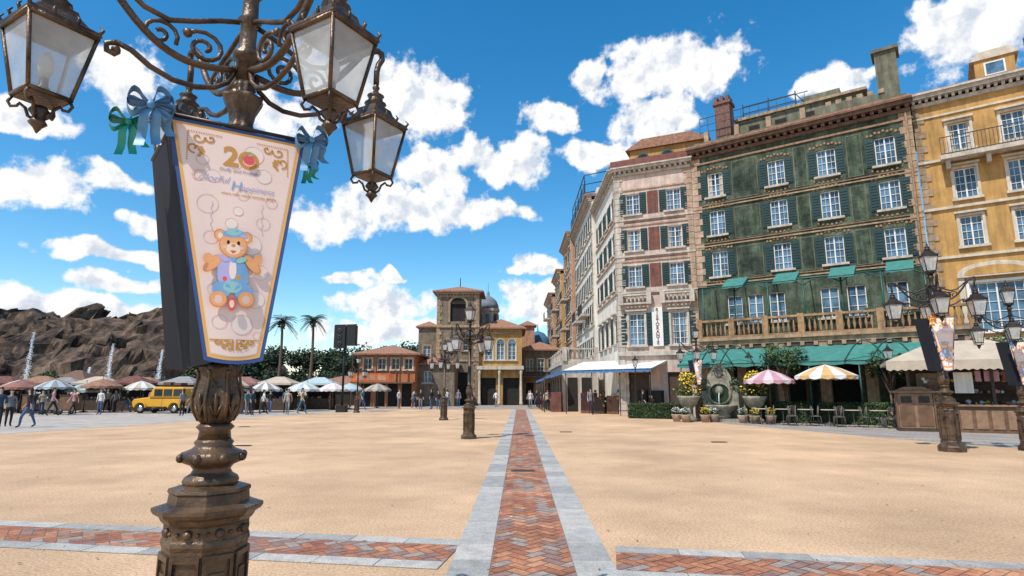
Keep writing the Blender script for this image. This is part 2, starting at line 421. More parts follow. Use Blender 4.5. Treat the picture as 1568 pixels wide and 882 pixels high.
for (x,y) in ((.22,12.3),(-7.9,17.8),(2.1,23.6),(-12,27),(6.5,19)):  # small dark slatted plates, laid flat as dark spots on the ground
    b = Bld('drain_cover'); b.M = TR(x,y)
    b.box('frame', IRON, -.24,.24,-.12,.12,.0125,.0155)
    for i in range(7): b.box('grate', BRONZED, -.21+i*.06,-.18+i*.06,-.1,.1,.0156,.020)
    b.done()
b = Bld('fallen_leaves')
LIT = [mat('dry_leaf',(.20,.11,.04)),mat('pale_leaf',(.55,.45,.28)),mat('pebble',(.12,.09,.07))]
for i in range(420):
    y = 4.5+22*R.random()**1.5; x = R.uniform(-1,1)*y*.95
    if -.8 < x-.115 < 1.0 and R.random() < .6: continue
    a = R.uniform(0,6.28); r = R.uniform(.008,.024)*(1+y*.03)
    p = Vector((x,y,.014)); u_ = Vector((math.cos(a),math.sin(a),0)); v_ = Vector((-u_.y,u_.x,0))
    b.add('fallen_leaves', R.choice(LIT), [p-u_*r,p+v_*r*.5+Vector((0,0,.006)),p+u_*r,p-v_*r*.5],[(0,1,2,3)])
b.done()

# ============================================================ GREEN BUILDING
b = Bld('green_italian_building')
P0, P1 = (12.2,38.0), (22.3,30.7)
f = Fac(b, P0, P1, 0, 17.3, GREENW); L = f.L
cols = [1.51, 5.27, 8.08, 11.07]
ORN = mat('painted_ornament', (.25,.15,.085), rough=.85, var=.35, scale=6)
for zb in (14.2, 11.6, 8.85):
    for c in cols:
        f.win(c, zb, 1.0, 1.65, sh=SHUT, trim=None, ped=0, shw=.46, mull=(2,4))
        for i in range(9):
            q = (i-4)/4
            b.ball('window_ornaments', ORN, (c+q*.8, -.02, zb+1.84+.16*math.cos(q*1.6)-(.06 if i%2 else 0)), .09, 5, (1,.35,1))
        for i in range(7):
            q = (i-3)/3
            b.ball('window_ornaments', ORN, (c+q*.7, -.02, zb-.28-.12*math.cos(q*1.6)), .075, 5, (1,.3,1))
for c, w, in ((2.28,.9),(3.52,.9),(4.76,.9),(7.6,.95),(8.95,.95),(10.9,1.0)):
    f.win(c, 5.75, w, 1.75, sh=None, trim=None, mull=(2,3), ped=0)
f.quoins(0, 8.2, 17.2, TRIMP, (.6,.4)); f.quoins(L, 8.2, 17.2, TRIM, (.6,.4), side=-1)
for z in (13.45, 10.85, 8.3): 
    f.course(z+.0, .08, TRIM, .09); f.course(z+.2, .05, ORN, .06)
f.course(16.55,.12,ORN,.08); f.course(4.62,.2,TRIM,.1)
for z0,z1 in ((13.85,16.3),(11.2,13.2),(8.65,10.6)):
    for a,c in ((2.65,4.15),(6.35,7.0),(9.2,9.9)):
        b.fb('panels', GREENP, a, c, z0, z1, 0, .02)
        for q0,q1,r0,r1 in ((a-.04,a,z0-.04,z1+.04),(c,c+.04,z0-.04,z1+.04),(a,c,z0-.04,z0),(a,c,z1,z1+.04)): b.fb('panel_lines', OLIVE, q0,q1,r0,r1,0,.03)
for x,z0,z1,w in ((2.6,.0,4.2,1.6),(5.2,0,4.2,1.8),(8,0,4.2,1.8),(10.8,0,4.2,1.6)):
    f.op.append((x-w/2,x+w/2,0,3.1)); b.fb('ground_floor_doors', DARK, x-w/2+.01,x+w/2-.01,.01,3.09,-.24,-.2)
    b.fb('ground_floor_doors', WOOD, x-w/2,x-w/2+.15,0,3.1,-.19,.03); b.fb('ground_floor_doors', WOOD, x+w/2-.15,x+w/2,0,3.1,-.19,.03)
f.close()
b.fb('body', OLIVE, 0, L, 0, 17.3, -9, -.26)
cornice(b, mat('brown_cornice',(.15,.085,.055),var=.3,streak=.3), 0, L, 17.0, 1.15, step=.42)
b.fb('roof', TERRA, -.1, L+.1, 17.69, 17.86, -9, .45)
b.fb('parapet', OLIVE, .2, L-.1, 17.86, 18.25, -9, -.25)
b.fb('penthouse', OLIVE, 2.6, 10.2, 18.25, 20.1, -8, -2.6)
for i in range(4): b.fb('penthouse_openings', DARK, 3.3+i*1.7, 4.0+i*1.7, 18.7, 19.6, -2.6, -2.57)
b.fb('penthouse_cap', TRIM, 2.4, 10.4, 20.1, 20.28, -8.2, -2.4)
b.fb('penthouse', OLIVE, 6.7, 8.9, 20.28, 20.9, -7, -3)
for i in range(6): b.fb('merlons', TRIM, 8.3+i*.55, 8.6+i*.55, 18.70, 18.95, -.7, -.4)
b.fb('roof_wall', OLIVE, 8.1, 11.0, 18.25, 18.7, -.72, -.38)
for x in (1.0,3.0,5.0,7.0): b.fb('roof_posts', TRIM, x-.15,x+.15,18.25,19.0,-.7,-.4)
CHIM = mat('chimney_brick',(.15,.075,.055),var=.4,scale=8)
b.fb('chimney', CHIM, 1.5, 2.5, 18.0, 21.0, -2.0, -1.0); b.fb('chimney', CHIM, 1.4, 2.6, 21.0, 21.2, -2.1, -.9)
for i in range(3): b.fb('chimney', CHIM, 1.5+i*.38, 1.72+i*.38, 21.2, 21.6, -2.0, -1.0)
b.fb('chimney', OLIVE, 11.0, 12.1, 18.0, 21.6, -2.4, -1.2); b.fb('chimney', OLIVE, 10.85, 12.25, 21.6, 21.8, -2.55, -1.05)
railing(b, 'roof_railing', .6, 7.4, -.45, 18.95, 1.1, .55)
b.fb('roof_railing', IRON, .6, 7.4, 19.5, 19.53, -.465,-.435)
for x in (2.9,4.6,6.3): b.tube('roof_railing', IRON, [(x,3,20.2),(x,3,21.5)], .04, 5)
b.tube('roof_railing', IRON, [(2.9,3,21.3),(6.3,3,21.3),(6.9,3,20.4)], .04, 5)
b.tube('roof_railing', IRON, [(2.9,3,20.8),(6.3,3,20.8)], .03, 5)
b.tube('drainpipe', ORN, [(L-.25,-.12,4.5),(L-.25,-.12,17)], .06, 6)
TD = 3.0
b.fb('terrace', TRIM, .9, L+1.5, 4.2, 4.45, 0, TD)
b.fb('terrace', TRIM, .8, L+1.6, 4.452, 4.62, 0, TD+.15)
ORT = mat('orange_stone',(.33,.195,.095),var=.3,scale=4,streak=.4)
balustrade(b, 'terrace_balustrade', ORT, .95, L+1.4, TD-.15, 4.62, 1.08, .26, 1.95)
for i in range(7):
    x = 1.1+i*2.1
    b.fb('arcade_piers', TRIM, x-.25, x+.25, 0, 4.2, TD-.55, TD-.05)
for i in range(20): b.fb('terrace_corbels', TRIM, 1.1+i*.66, 1.3+i*.66, 4.0, 4.2, TD-.04, TD+.12)
b.fb('arcade_frieze', WOODD, .9, L+1.5, 3.6, 4.19, TD-.6, TD-.06)
for i in range(7):
    x = 1.1+i*1.85
    b.tube('terrace_pergola', TEALM, [(x,-TD+.5,4.6),(x,-TD+.5,7.7)], .05, 6)
    b.tube('terrace_pergola', TEALM, [(x,-TD+.5,7.7),(x,-.1,8.1)], .04, 6)
    if i < 6:
        pts = [(x+1.85*k/10, -TD+.5, 7.35+.4*math.sin(math.pi*k/10)) for k in range(11)]
        b.tube('terrace_pergola', TEALM, pts, .035, 6)
b.tube('terrace_pergola', TEALM, [(1.1,-TD+.5,7.75),(1.1+6*1.85,-TD+.5,7.75)], .05, 6)
for x in (3.0, 5.8, 8.6, 11.2):
    awning(b, 'terrace_awnings', [TEAL], x-.6, x+.6, 1.7, TD+.1, 8.3, 7.6, .6, .12)
for x in (1.6,3.4,6.2,7.0,9.6,11.4):
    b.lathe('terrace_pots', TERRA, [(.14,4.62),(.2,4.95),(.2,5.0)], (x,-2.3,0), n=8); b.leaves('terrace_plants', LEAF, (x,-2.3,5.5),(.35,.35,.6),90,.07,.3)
awning(b, 'cafe_awning', [TEAL], .2, L-.6, TD+.02, TD+2.0, 3.95, 3.05, 1.1, .22)
for i in range(6): b.tube('awning_posts', TEALM, [(.4+i*2.2,-TD-1.95,0),(.4+i*2.2,-TD-1.95,3.0)], .04, 6)
for x in (2.4, 9.5):
    for dx in (0,1.1):
        pts = [(x+dx-.9+1.8*k/12, -TD-2.05, 3.0+1.0*math.sin(math.pi*k/12)) for k in range(13)]
        b.tube('arch_trellis', TEALM, pts, .035, 6)
b.done()

# ============================================================ PINK CORNER BUILDING
b = Bld('pink_corner_building')
A, C = (7.33,40.2), (12.17,38.02)
f = Fac(b, A, C, 0, 17.0, PINKW); L = f.L
for zb in (13.75, 11.15, 8.6):
    for c in (1.25, 4.05): f.win(c, zb, .95, 1.5, sh=SHUT, trim=None, shw=.46, mull=(2,4))
    b.fb('maroon_panels', MAROON, 2.28, 3.02, zb-.05, zb+1.55, 0, .03)
    f.course(zb-.45, .12, STONE, .1); f.course(zb+1.75,.1,TRIMP,.07); f.course(zb-.6,.06,MAROON,.04)
for c in (1.25, 4.05): f.win(c, 4.6, 1.05, 2.15, sh=SHUT, trim=STONE, ped=2, shw=.45, mull=(2,5))
balustrade(b, 'balconettes', STONE, .3, 2.2, .3, 7.35, .7, .24, 2); balustrade(b, 'balconettes', STONE, 3.1, 5.0, .3, 7.35, .7, .24, 2)
b.fb('sign_board', WHITE, 2.3, 3.0, 4.5, 7.1, .02, .12)
f.quoins(0, .3, 16.9, STONE, (.6,.4)); f.quoins(L, .3, 16.9, TRIMP, (.5,.35), side=-1)
for x,w in ((1.3,1.5),(3.9,1.5)):
    f.op.append((x-w/2,x+w/2,0,2.8)); b.fb('doors', WOODD, x-w/2+.01,x+w/2-.01,.01,2.79,-.24,-.2)
f.course(3.9,.25,STONE,.2); f.close()
cornice(b, STONE, 0, L, 16.6, 1.0)
b.fb('body', PINKW, .0, L, 0, 17.0, -8, -.26)
b.fb('roof_edge', mat('maroon_roof',(.17,.06,.045),var=.3), -.2, L, 17.2, 17.75, -7, .25)
for ch,i in zip('RISTORANTE', range(10)):
    cu = bpy.data.curves.new('letter','FONT'); cu.body = ch; cu.size = .30; cu.align_x = 'CENTER'; cu.extrude = .004; cu.offset = .012
    t = bpy.data.objects.new('t', cu); COL.objects.link(t)
    me = bpy.data.meshes.new_from_object(t.evaluated_get(bpy.context.evaluated_depsgraph_get())); bpy.data.objects.remove(t)
    Lm = Matrix.Translation((2.65,-.126,6.83-i*.245)) @ Matrix.Rotation(math.pi/2,4,'X')
    b.add('sign_letters', MAROON, [Lm @ v.co for v in me.vertices], [tuple(p.vertices) for p in me.polygons])
f2 = Fac(b, (7.33,49.6), (7.33,40.2), 0, 17.0, CREAMW, 'side_walls')
for zb in (13.75, 11.15, 8.6):
    for c in (1.4,3.6,5.8,8.0): f2.win(c, zb, 1.0, 1.5, sh=SHUT, trim=None, shw=.45, mull=(2,3))
    f2.course(zb-.45,.12,TRIMP,.1)
for c in (1.4,3.6,5.8,8.0): f2.win(c, 4.8, 1.0, 1.9, sh=SHUT, trim=STONE, ped=2, mull=(2,3))
f2.quoins(f2.L, .3, 16.9, STONE, (.6,.4), side=-1); f2.close(); cornice(b, STONE, 0, f2.L, 16.6, 1.0)
b.fb('body', CREAMW, 0, f2.L-.3, 0, 17.0, -5, -.26)
b.fb('side_roof_edge', TERRA, 0, f2.L-.3, 17.2, 17.6, -5, .3)
b.M, _ = frame((9.0,42.5),(14.2,40.2))
b.fb('attic', OCHRE, 0, 5.6, 17.0, 19.6, -3, 0)
b.prism('attic_roof', TERRA, [(-.3,19.6),(5.9,19.6),(4.6,20.35),(1.0,20.35)], -.25, 3)
for x in (1.0,2.8,4.6):
    pts = [(x-.5,18.2),(x+.5,18.2)]+[(x+.5*math.cos(math.pi*i/8), 18.8+.5*math.sin(math.pi*i/8)) for i in range(9)]
    b.prism('attic_windows', TEALM, pts, -.06, -.003); b.prism('attic_glass', GLASSD, [(c[0]*.8+x*.2,c[1]*.85+18.7*.15) for c in pts], -.08, -.062)
b.done()

# ============================================================ YELLOW BUILDING
b = Bld('yellow_palazzo')
A = (22.62,31.05); u = Vector((.806,-.592)).normalized(); C = (A[0]+u.x*14, A[1]+u.y*14)
f = Fac(b, A, C, 0, 17.4, OCHRE); L = f.L
TRW = mat('cream_trim',(.54,.46,.355),var=.14,scale=3,streak=.25)
for c in (1.95,4.2,6.6,9.0,11.4):
    f.win(c, 14.4, .95, 1.55, trim=TRW, ped=2, mull=(2,4)); f.win(c, 11.7, .95, 1.65, trim=TRW, ped=2, mull=(2,4)); f.win(c, 9.1, .95, 1.6, trim=TRW, ped=2, mull=(2,4))
for c in (2.6,6.2,9.8):
    f.win(c, 4.6, 2.2, 2.5, trim=WHITE, ped=0, mull=(6,5))
    pts = [(c-1.55,7.4),(c+1.55,7.4)]+[(c+1.55*math.cos(math.pi*i/10), 7.55+.6*math.sin(math.pi*i/10)) for i in range(11)]
    b.prism('arched_pediments', TRW, pts, -.25, 0)
    b.prism('arched_pediments', OCHRE, [(c+(x-c)*.8,7.6+(z-7.6)*.62) for x,z in pts], -.262, -.255)
    for x in (c-1.4,c+1.4): b.fb('pilasters', TRW, x-.13, x+.13, 4.25, 7.4, 0, .14)
for z in (13.9,11.2,8.5): f.course(z,.14,TRW,.12)
f.course(16.5,.1,TRW,.08); f.course(4.0,.25,TRW,.2)
b.fb('balcony', STONE, 1.0, 5.2, 13.75, 13.98, .13, .9); railing(b,'balcony_railing',1.05,5.15,.85,13.98,1.0)
for x in (1.3,3.0,4.8): b.fb('balcony_brackets', STONE, x-.1,x+.1,13.3,13.75,.13,.6)
f.quoins(0,.3,17.2,TRIM,(.5,.3))
for x in (2.2,5.5,8.8): 
    f.op.append((x-1,x+1,0,3.2)); b.fb('ground_doors', WOODD, x-.99,x+.99,.01,3.19,-.24,-.2)
f.close(); b.fb('body', OCHRE, 0, L, 0, 17.4, -9, -.26)
cornice(b, STONE, 0, L, 17.2, 1.15, step=.3)
b.fb('roof', TERRA, 0, L, 17.9, 18.05, -9, .3)
b.fb('dormer', OCHRE, 3.0, 4.7, 18.05, 19.3, -3, -.4); b.prism('dormer_roof', TRW, [(2.8,19.3),(4.9,19.3),(4.5,19.75),(3.2,19.75)], .3, 3)
b.fb('dormer_window', WHITE, 3.4, 4.3, 18.35, 19.1, -.4, -.36); b.fb('dormer_glass', GLASS, 3.48, 4.22, 18.42, 19.03, -.36, -.345)
b.tube('roof_pipe', IRON, [(5.3,1,18),(5.3,1,20.2)], .09, 6); b.tube('roof_pipe', IRON, [(5.7,1,18),(5.7,1,20.0)], .06, 6)
awning(b,'shop_awning',[BEIGE],1.0,9,.02,1.8,3.9,3.2,.6)
b.done()

# ============================================================ ROW GOING BACK
def rowhouse(name, X, Y0, Y1, H, wall, tr, sh, rows, ncol, extra=None):
    b = Bld(name); f = Fac(b, (X,Y1), (X,Y0), 0, H, wall); L = f.L
    for zb in rows:
        for i in range(ncol):
            c = L*(i+.5)/ncol
            f.win(c, zb, .95, 1.55, sh=sh, trim=tr, ped=R.choice([0,2]) if tr else 0, mull=(2,3), shw=.42)
        f.course(zb-.5,.12,tr or STONE,.1)
    for i in range(ncol):
        c = L*(i+.5)/ncol; f.op.append((c-.7,c+.7,0,2.8)); b.fb('shopfronts', WOODD, c-.69,c+.69,.01,2.79,-.24,-.2)
    f.quoins(0,.2,H-.3,tr or STONE,(.5,.35)); f.quoins(L,.2,H-.3,tr or STONE,(.5,.35),side=-1)
    f.close(); b.fb('body', wall, 0, L, 0, H, -9, -.26)
    cornice(b, tr or STONE, 0, L, H-.3, .95)
    b.fb('roof', TERRA, -.2, L+.2, H+.27, H+.5, -9, .6)
    if extra: extra(b, L, H)
    b.done()
def ex_white(b, L, H):
    b.fb('roof_terrace', CREAMW, L-6, L-.5, H+.5, H+1.3, -5, -.6)
    railing(b,'terrace_railing',.3,L-.3,.45,H+.5,1.3,.35)
    for i in range(5): b.tube('terrace_frame',IRON,[(L-1-i*2.6,-.45,H+.5),(L-1-i*2.6,-.45,H+2.6),(L-1-i*2.6,1.6,H+3.0)],.05,5)
    b.tube('terrace_frame',IRON,[(L-1,-.45,H+2.6),(L-1-10.4,-.45,H+2.6)],.05,5)
    for c in (L*.3,L*.7):
        b.fb('balcony', STONE, c-1.6,c+1.6,8.2,8.4,0,.8); railing(b,'balcony_railing',c-1.6,c+1.6,.75,8.4,.95,.2)
rowhouse('white_apartment_house', 7.0, 49.7, 63.5, 18.2, CREAMW, None, SHUT, (15.6,12.9,10.2,7.5,4.6), 5, ex_white)
def ex_b(b,L,H):
    for z in (12,8.6):
        b.fb('balcony', STONE, L*.5-1.5,L*.5+1.5,z-.2,z,0,.9); railing(b,'balcony_railing',L*.5-1.5,L*.5+1.5,.85,z,.95,.2)
rowhouse('rose_apartment_house', 6.55, 63.6, 72.5, 18.6, ROSE, TRW, SHUT, (15.8,13,10.2,7.4,4.5), 4, ex_b)
rowhouse('ochre_apartment_house', 6.1, 72.6, 81, 16.2, OCHRE, TRW, SHUT, (13.6,10.8,8.0,5.0), 4, ex_b)
rowhouse('terracotta_apartment_house', 5.6, 81.1, 92, 14.6, ROSE, STONE, SHUT, (12,9.2,6.4), 4, ex_b)
b = Bld('arcade_terrace'); f = Fac(b, (3.9,60), (3.9,46.2), 0, 3.9, STONE); L = f.L
for i in range(5):
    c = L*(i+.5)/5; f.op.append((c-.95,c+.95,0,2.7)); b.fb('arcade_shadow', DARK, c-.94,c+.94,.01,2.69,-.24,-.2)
f.close(); f.course(3.55,.25,STONE,.2)
b.fb('body', STONE, 0, L-.02, 0, 3.9, -2.8, -.26)
balustrade(b,'balustrade',STONE,0,L,-.2,3.9,1.0,.3,2.3)
b.M,_ = frame((3.9,46.2),(6.7,46.2)); balustrade(b,'end_balustrade',STONE,.4,2.7,-.2,3.9,1.0,.3,2.3)
b.fb('end_wall', STONE, .01, 2.8, 0, 3.88, -.01, 0.02)
for x in (.8,1.9): b.fb('end_arches', DARK, x-.4,x+.4,0,2.6,.021,.03)
b.done()
b = Bld('blue_edged_awning'); b.M,_ = frame((4.4,42.6),(9.6,37.9))
awning(b,'canvas',[CANW],-.2,6.8,-1.6,1.0,3.7,3.0,.7,.02)
awning(b,'valance',[CANB],-.2,6.8,1.01,1.04,3.0,2.97,.5,.22)
for i in range(4): b.tube('posts',IRON,[(0+i*2.2,-.9,0),(0+i*2.2,-.9,3.0)],.035,6)
for i in range(6):
    b.fb('stall_goods', R.choice([WOODD,WOOD,MAROON,DARK]), .1+i*1.1, 1.0+i*1.1, 0, R.uniform(.9,1.9), -1.5, -.7)
for i in range(30): b.ball('wares', R.choice([OCHRE,MAROON,CANB,ROSE,CREAMW]), (R.uniform(.2,6.2),.68,R.uniform(.5,1.6)), R.uniform(.06,.13), 5)
b.done()
b = Bld('harbor_shop_awning'); b.M,_ = frame((3.2,60),(3.2,44))
awning(b,'canvas',[CANB],0,15,-.6,.8,3.1,2.6,.8,.3)
for i in range(7): b.tube('posts',WOODD,[(i*2.5,-.75,0),(i*2.5,-.75,2.6)],.05,6); b.fb('racks',R.choice([MAROON,WOODD,DARK,TEALM]),i*2.2,i*2.2+1.3,0,1.5,-.55,.2)
b.done()

# ============================================================ CENTRAL TOWER GROUP
BRN = mat('brown_stone',(.19,.145,.10),var=.3,scale=2,streak=.35,fine=.15,fscale=8)
b = Bld('bell_tower_building')
f = Fac(b,(-8.5,66),(-3.7,66),0,12.4,BRN)
for c in (1.5,3.3): f.win(c,6.0,.6,1.3,trim=TRIM,gl=GLASSD,mull=(1,2))
f.op.append((1.5,3.3,9.3,11.3)); 
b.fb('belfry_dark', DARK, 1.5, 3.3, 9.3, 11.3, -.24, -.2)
pts = [(2.4+.9*math.cos(math.pi*i/10), 11.25+.75*math.sin(math.pi*i/10)) for i in range(11)]
b.prism('belfry_arch', DARK, pts, -.015, .03)
for i in range(10):
    a,q = pts[i],pts[i+1]; k = 1.28
    b.prism('belfry_trim', TRIM, [a,q,(2.4+(q[0]-2.4)*k,11.25+(q[1]-11.25)*k),(2.4+(a[0]-2.4)*k,11.25+(a[1]-11.25)*k)],-.08,.02)
for x in (1.4,3.4): b.fb('belfry_trim', TRIM, x-.12,x+.12,9.2,11.25,0,.08)
f.op.append((1.2,3.6,0,3.6)); b.fb('gate', DARK, 1.21,3.59,.01,3.59,-.24,-.2)
f.quoins(0,.2,12.3,TRIM,(.6,.4)); f.quoins(f.L,.2,12.3,TRIM,(.6,.4),side=-1)
f.course(8.6,.25,TRIM,.15); f.course(4.8,.2,TRIM,.12); f.close()
b.fb('body', BRN, 0, f.L, 0, 12.4, -4.6, -.26); cornice(b,TRIM,0,f.L,12.1,.8)
hip(b,TERRA,0,f.L,0,4.7,12.75,.95,.5); b.tube('finial',IRON,[(2.4,2.3,13.5),(2.4,2.3,14.7)],.05,6)
f = Fac(b,(-10.6,66.6),(-8.5,66.6),0,8.8,BRN); f.win(1,5.3,.8,1.3,trim=TRIM,mull=(2,3)); f.close(); b.fb('body',BRN,0,2.1,0,8.8,-9,-.26)
hip(b,TERRA,0,2.1,0,9,8.8,.7,.3,'wing_roof')
f = Fac(b,(-3.7,66.4),(1.1,66.4),0,8.5,OCHRE,'east_walls')
for c in (1.1,2.4,3.7): f.win(c,5.0,.85,1.9,trim=TRW,gl=GLASS,mull=(2,4),arch=True)
for c in (1.0,3.6): f.op.append((c-.9,c+.9,0,3.0)); b.fb('arcade_dark',DARK,c-.89,c+.89,.01,2.99,-.24,-.2)
f.course(4.0,.3,TRW,.25); f.course(7.9,.2,TRIM,.15); f.close(); b.fb('body',OCHRE,0,4.8,0,8.5,-9,-.26)
hip(b,TERRA,0,4.8,0,9,8.6,1.3,.5,'east_roof')
for x in (.1,2.3,4.7): b.lathe('columns', TRW, [(.2,0),(.2,.3),(.15,.4),(.13,3.3),(.2,3.6),(.2,3.9)], (x,-.6,0), n=10)
b.fb('portico', TRW, -.2, 5.0, 3.9, 4.3, .26, .85)
b.M = TR(-3.0,73); b.lathe('dome_drum', STONE, [(1.3,0),(1.3,11.2),(1.45,11.3),(1.45,11.6)], n=12, smooth=False)
b.lathe('dome', mat('slate_dome',(.14,.17,.19),var=.2), [(1.35,11.6),(1.3,12.1),(1.05,12.7),(.6,13.1),(.2,13.3),(.18,13.7),(.04,13.9),(.03,15)], n=16)
for i in range(8): b.box('dome_windows', GLASSD, 1.27,1.36,-.22,.22,9.8,10.9, L=Matrix.Rotation(i*math.pi/4,4,'Z'))
b.done()
b = Bld('harbor_end_building')
f = Fac(b,(1.2,70),(5.6,70),0,6.4,BRN)
for c in (.9,2.2,3.5): f.win(c,3.9,.8,1.4,sh=None,trim=TRIM,gl=GLASSD,mull=(2,3)); f.op.append((c-.45,c+.45,0,2.5)); b.fb('doors',DARK,c-.44,c+.44,.01,2.49,-.24,-.2)
f.close(); b.fb('body',BRN,0,4.4,0,6.4,-8,-.26); hip(b,TERRA,0,4.4,0,8,6.4,1.1,.5)
b.fb('balcony',WOOD,0,4.4,3.1,3.25,0,1.2); railing(b,'balcony_rail',0,4.4,1.15,3.25,.9,.2)
b.M = Matrix(); b.box('turret',ROSE,1.2,3.0,78,80,0,10.2); hip(b,TERRA,1.2,3.0,78,80,10.2,.7,.3,'turret_roof')
b.M = TR(3.6,82); b.lathe('blue_dome',mat('blue_tile_dome',(.06,.16,.28),var=.2,rough=.4),[(1.7,7.2),(1.7,8.0),(1.5,8.8),(.9,9.5),(.1,9.8),(.04,10.8)],n=16); b.lathe('dome_drum',CREAMW,[(1.8,0),(1.8,7.2)],n=12)
b.done()

ORG = mat('orange_stucco',(.56,.13,.03),var=.2,scale=2,streak=.25)
ORG2 = mat('burnt_orange_stucco',(.44,.15,.06),var=.2,scale=2,streak=.25)
b = Bld('orange_restaurant')
f = Fac(b,(-15.6,60),(-9.8,60),0,5.3,ORG2)
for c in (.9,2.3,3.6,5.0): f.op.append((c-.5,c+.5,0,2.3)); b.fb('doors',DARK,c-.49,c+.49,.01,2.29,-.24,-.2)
for c in (1,2.4,3.8,5.1): f.win(c,3.7,.8,1.1,trim=TRW,gl=GLASSD,fr=CREAMW,mull=(2,2))
f.close(); b.fb('body',ORG2,0,5.8,0,5.3,-7,-.26); hip(b,TERRA,0,5.8,0,7,5.3,1.1,.6)
b.fb('balcony_panels',ORG,-.4,3.4,2.45,3.3,.9,1.0); b.fb('balcony_floor',WOOD,-.4,5.8,2.3,2.44,0,1.0); b.fb('balcony_panels',ORG,-.4,-.3,2.45,3.3,0,.9)
for i in range(5): b.fb('posts',WOODD,-.4+i*1.2,-.28+i*1.2,0,5.2,.75,.89)
for i in range(3): b.fb('balcony_trim',ROSE,.1+i*1.1,.9+i*1.1,2.6,3.1,1.0,1.02)
f = Fac(b,(-9.8,62),(-6,62),0,4.4,BRN,'annex_walls'); f.win(1,2.4,.8,1.2,mull=(2,2)); f.close(); b.fb('body',BRN,0,3.8,0,4.4,-6,-.26); hip(b,TERRA,0,3.8,0,6,4.4,.9,.4,'annex_roof')
b.done()
b = Bld('low_harbor_pavilion'); b.M = Matrix()
b.box('walls',BRN,-21.5,-15.2,64,69,0,2.3); hip(b,TERRA,-21.5,-15.2,64,69,2.3,.9,.6)
b.box('openings',DARK,-21,-15.7,63.9,63.99,.2,2.0); b.done()

# ============================================================ BACKGROUND TERRAIN
ROCK = mat('volcanic_rock',(.020,.0135,.010),rough=.95,var=.5,scale=.22,c2=(.125,.080,.052),streak=.5,fine=.45,fscale=.7,bump=1,bscale=.8,big=.35,bigs=.06)
b = Bld('rocky_hill'); nx, ny = 340, 64; vs = []; fs = []
for j in range(ny):
    for i in range(nx):
        x = -300+i*(240/(nx-1)); y = 130+j*1.4
        t = j/(ny-1)
        env = min(1, max(0, (-74-x)/14)); env = env*env*(3-2*env)
        prof = min(1, t*2.6)**.6 if t < .6 else 1-(t-.6)*1.2
        h = 22.9+1.2*noise.noise(Vector((x*.03,0,3)))+.9*noise.noise(Vector((x*.09,0,7)))
        cells = noise.noise(Vector((x*.06,y*.06,0)))*1.4+noise.noise(Vector((x*.16,y*.16,4)))*.7
        steps = math.floor(prof*6+cells)/6
        z = h*(prof*.45+min(1,max(0,steps))*.55)*env
        rid = 1-abs(noise.noise(Vector((x*.11,y*.11,1))))*2
        z += (2.4*noise.fractal(Vector((x*.14,y*.14,1)),.8,2,6)+1.6*rid*(1-t*.5))*env*min(1,t*6+.2)
        vs.append((x+3.2*noise.noise(Vector((x*.12,z*.25,5))),y+3.6*noise.noise(Vector((x*.14,z*.3,9))),z-.5))
for j in range(ny-1):
    for i in range(nx-1): fs.append((j*nx+i,j*nx+i+1,(j+1)*nx+i+1,(j+1)*nx+i))
b.add('rocky_hill',ROCK,vs,fs); b.done()
sheet('harbor_water', [(-300,64),(-24,64),(-24,127),(-300,127)], .02, mat('harbor_water_mat',(.02,.07,.09),rough=.08,var=.3,scale=.3,bump=.6,bscale=2))
JET = mat('water_spray',(.78,.82,.85),rough=.5,var=.05)
for (x,y,h) in ((-96.5,118,12.8),(-83,122,10.8),(-71.5,120,9.4),(-88,123,6)):
    b = Bld('fountain_jet')
    for k in range(1300):
        t = R.random()**.85; z = h*t; sp = .08+.26*(1-abs(t-.35))*(1-t*.6)
        p = Vector((x+R.gauss(0,sp)+.4*t*t,y+R.gauss(0,sp),z+.4)); r = R.uniform(.03,.09)*(1.1-t*.5)
        b.add('fountain_jet',JET,[p+Vector((-r*.5,0,0)),p+Vector((0,-r*.5,-r*1.4)),p+Vector((r*.5,0,0)),p+Vector((0,r*.3,r*1.6))],[(0,1,2,3)])
    for k in range(420):
        p = Vector((x+R.gauss(.3,.9),y+R.gauss(0,.6),abs(R.gauss(0,1.4)))); r = R.uniform(.03,.08)
        b.add('fountain_jet',JET,[p+Vector((-r,0,0)),p+Vector((0,0,-r)),p+Vector((r,0,0)),p+Vector((0,0,r))],[(0,1,2,3)])
    b.done()
b = Bld('distant_tree_line')
def lump(x,y,r,h,n=240,sz=.32):
    b.leaves('foliage',LEAFD,(x,y,h-r*.7),(r*1.15,r,r*.9),n,sz,.5)
    b.ball('inner_foliage',LEAFD[0],(x,y,h-r*.9),r*.6,6)
for i in range(34):
    x = -61+i*1.45+R.uniform(-1,1); y = 112+R.uniform(-6,12); h = 9.4+R.uniform(-2.0,1.0)
    lump(x,y,R.uniform(2.0,3.4),h,330)
    lump(x+.8,y-5,R.uniform(1.8,2.6),h*.55)
for i in range(9): lump(-14-i*1.4,88+R.uniform(-3,3),R.uniform(1.4,2.2),7.0+R.uniform(-.8,1.4),240,.26)
for i in range(26): lump(-120+i*2.3,104+R.uniform(-3,3),R.uniform(1.3,2.0),R.uniform(2.2,3.8),130,.28)
for i in range(22): lump(-75+i*2.4,92+R.uniform(-3,3),R.uniform(1.2,1.8),R.uniform(2.2,3.5),110,.26)
b.done()
b = Bld('thatched_harbor_hut'); b.box('walls',WOODD,-72,-66,92,97,0,2.6); hip(b,WOOD,-72,-66,92,97,2.6,2.2,.8); b.box('walls',WOODD,-60,-55,90,94,0,2.2); hip(b,TERRA,-60,-55,90,94,2.2,1.5,.8,'annex_roof'); b.done()

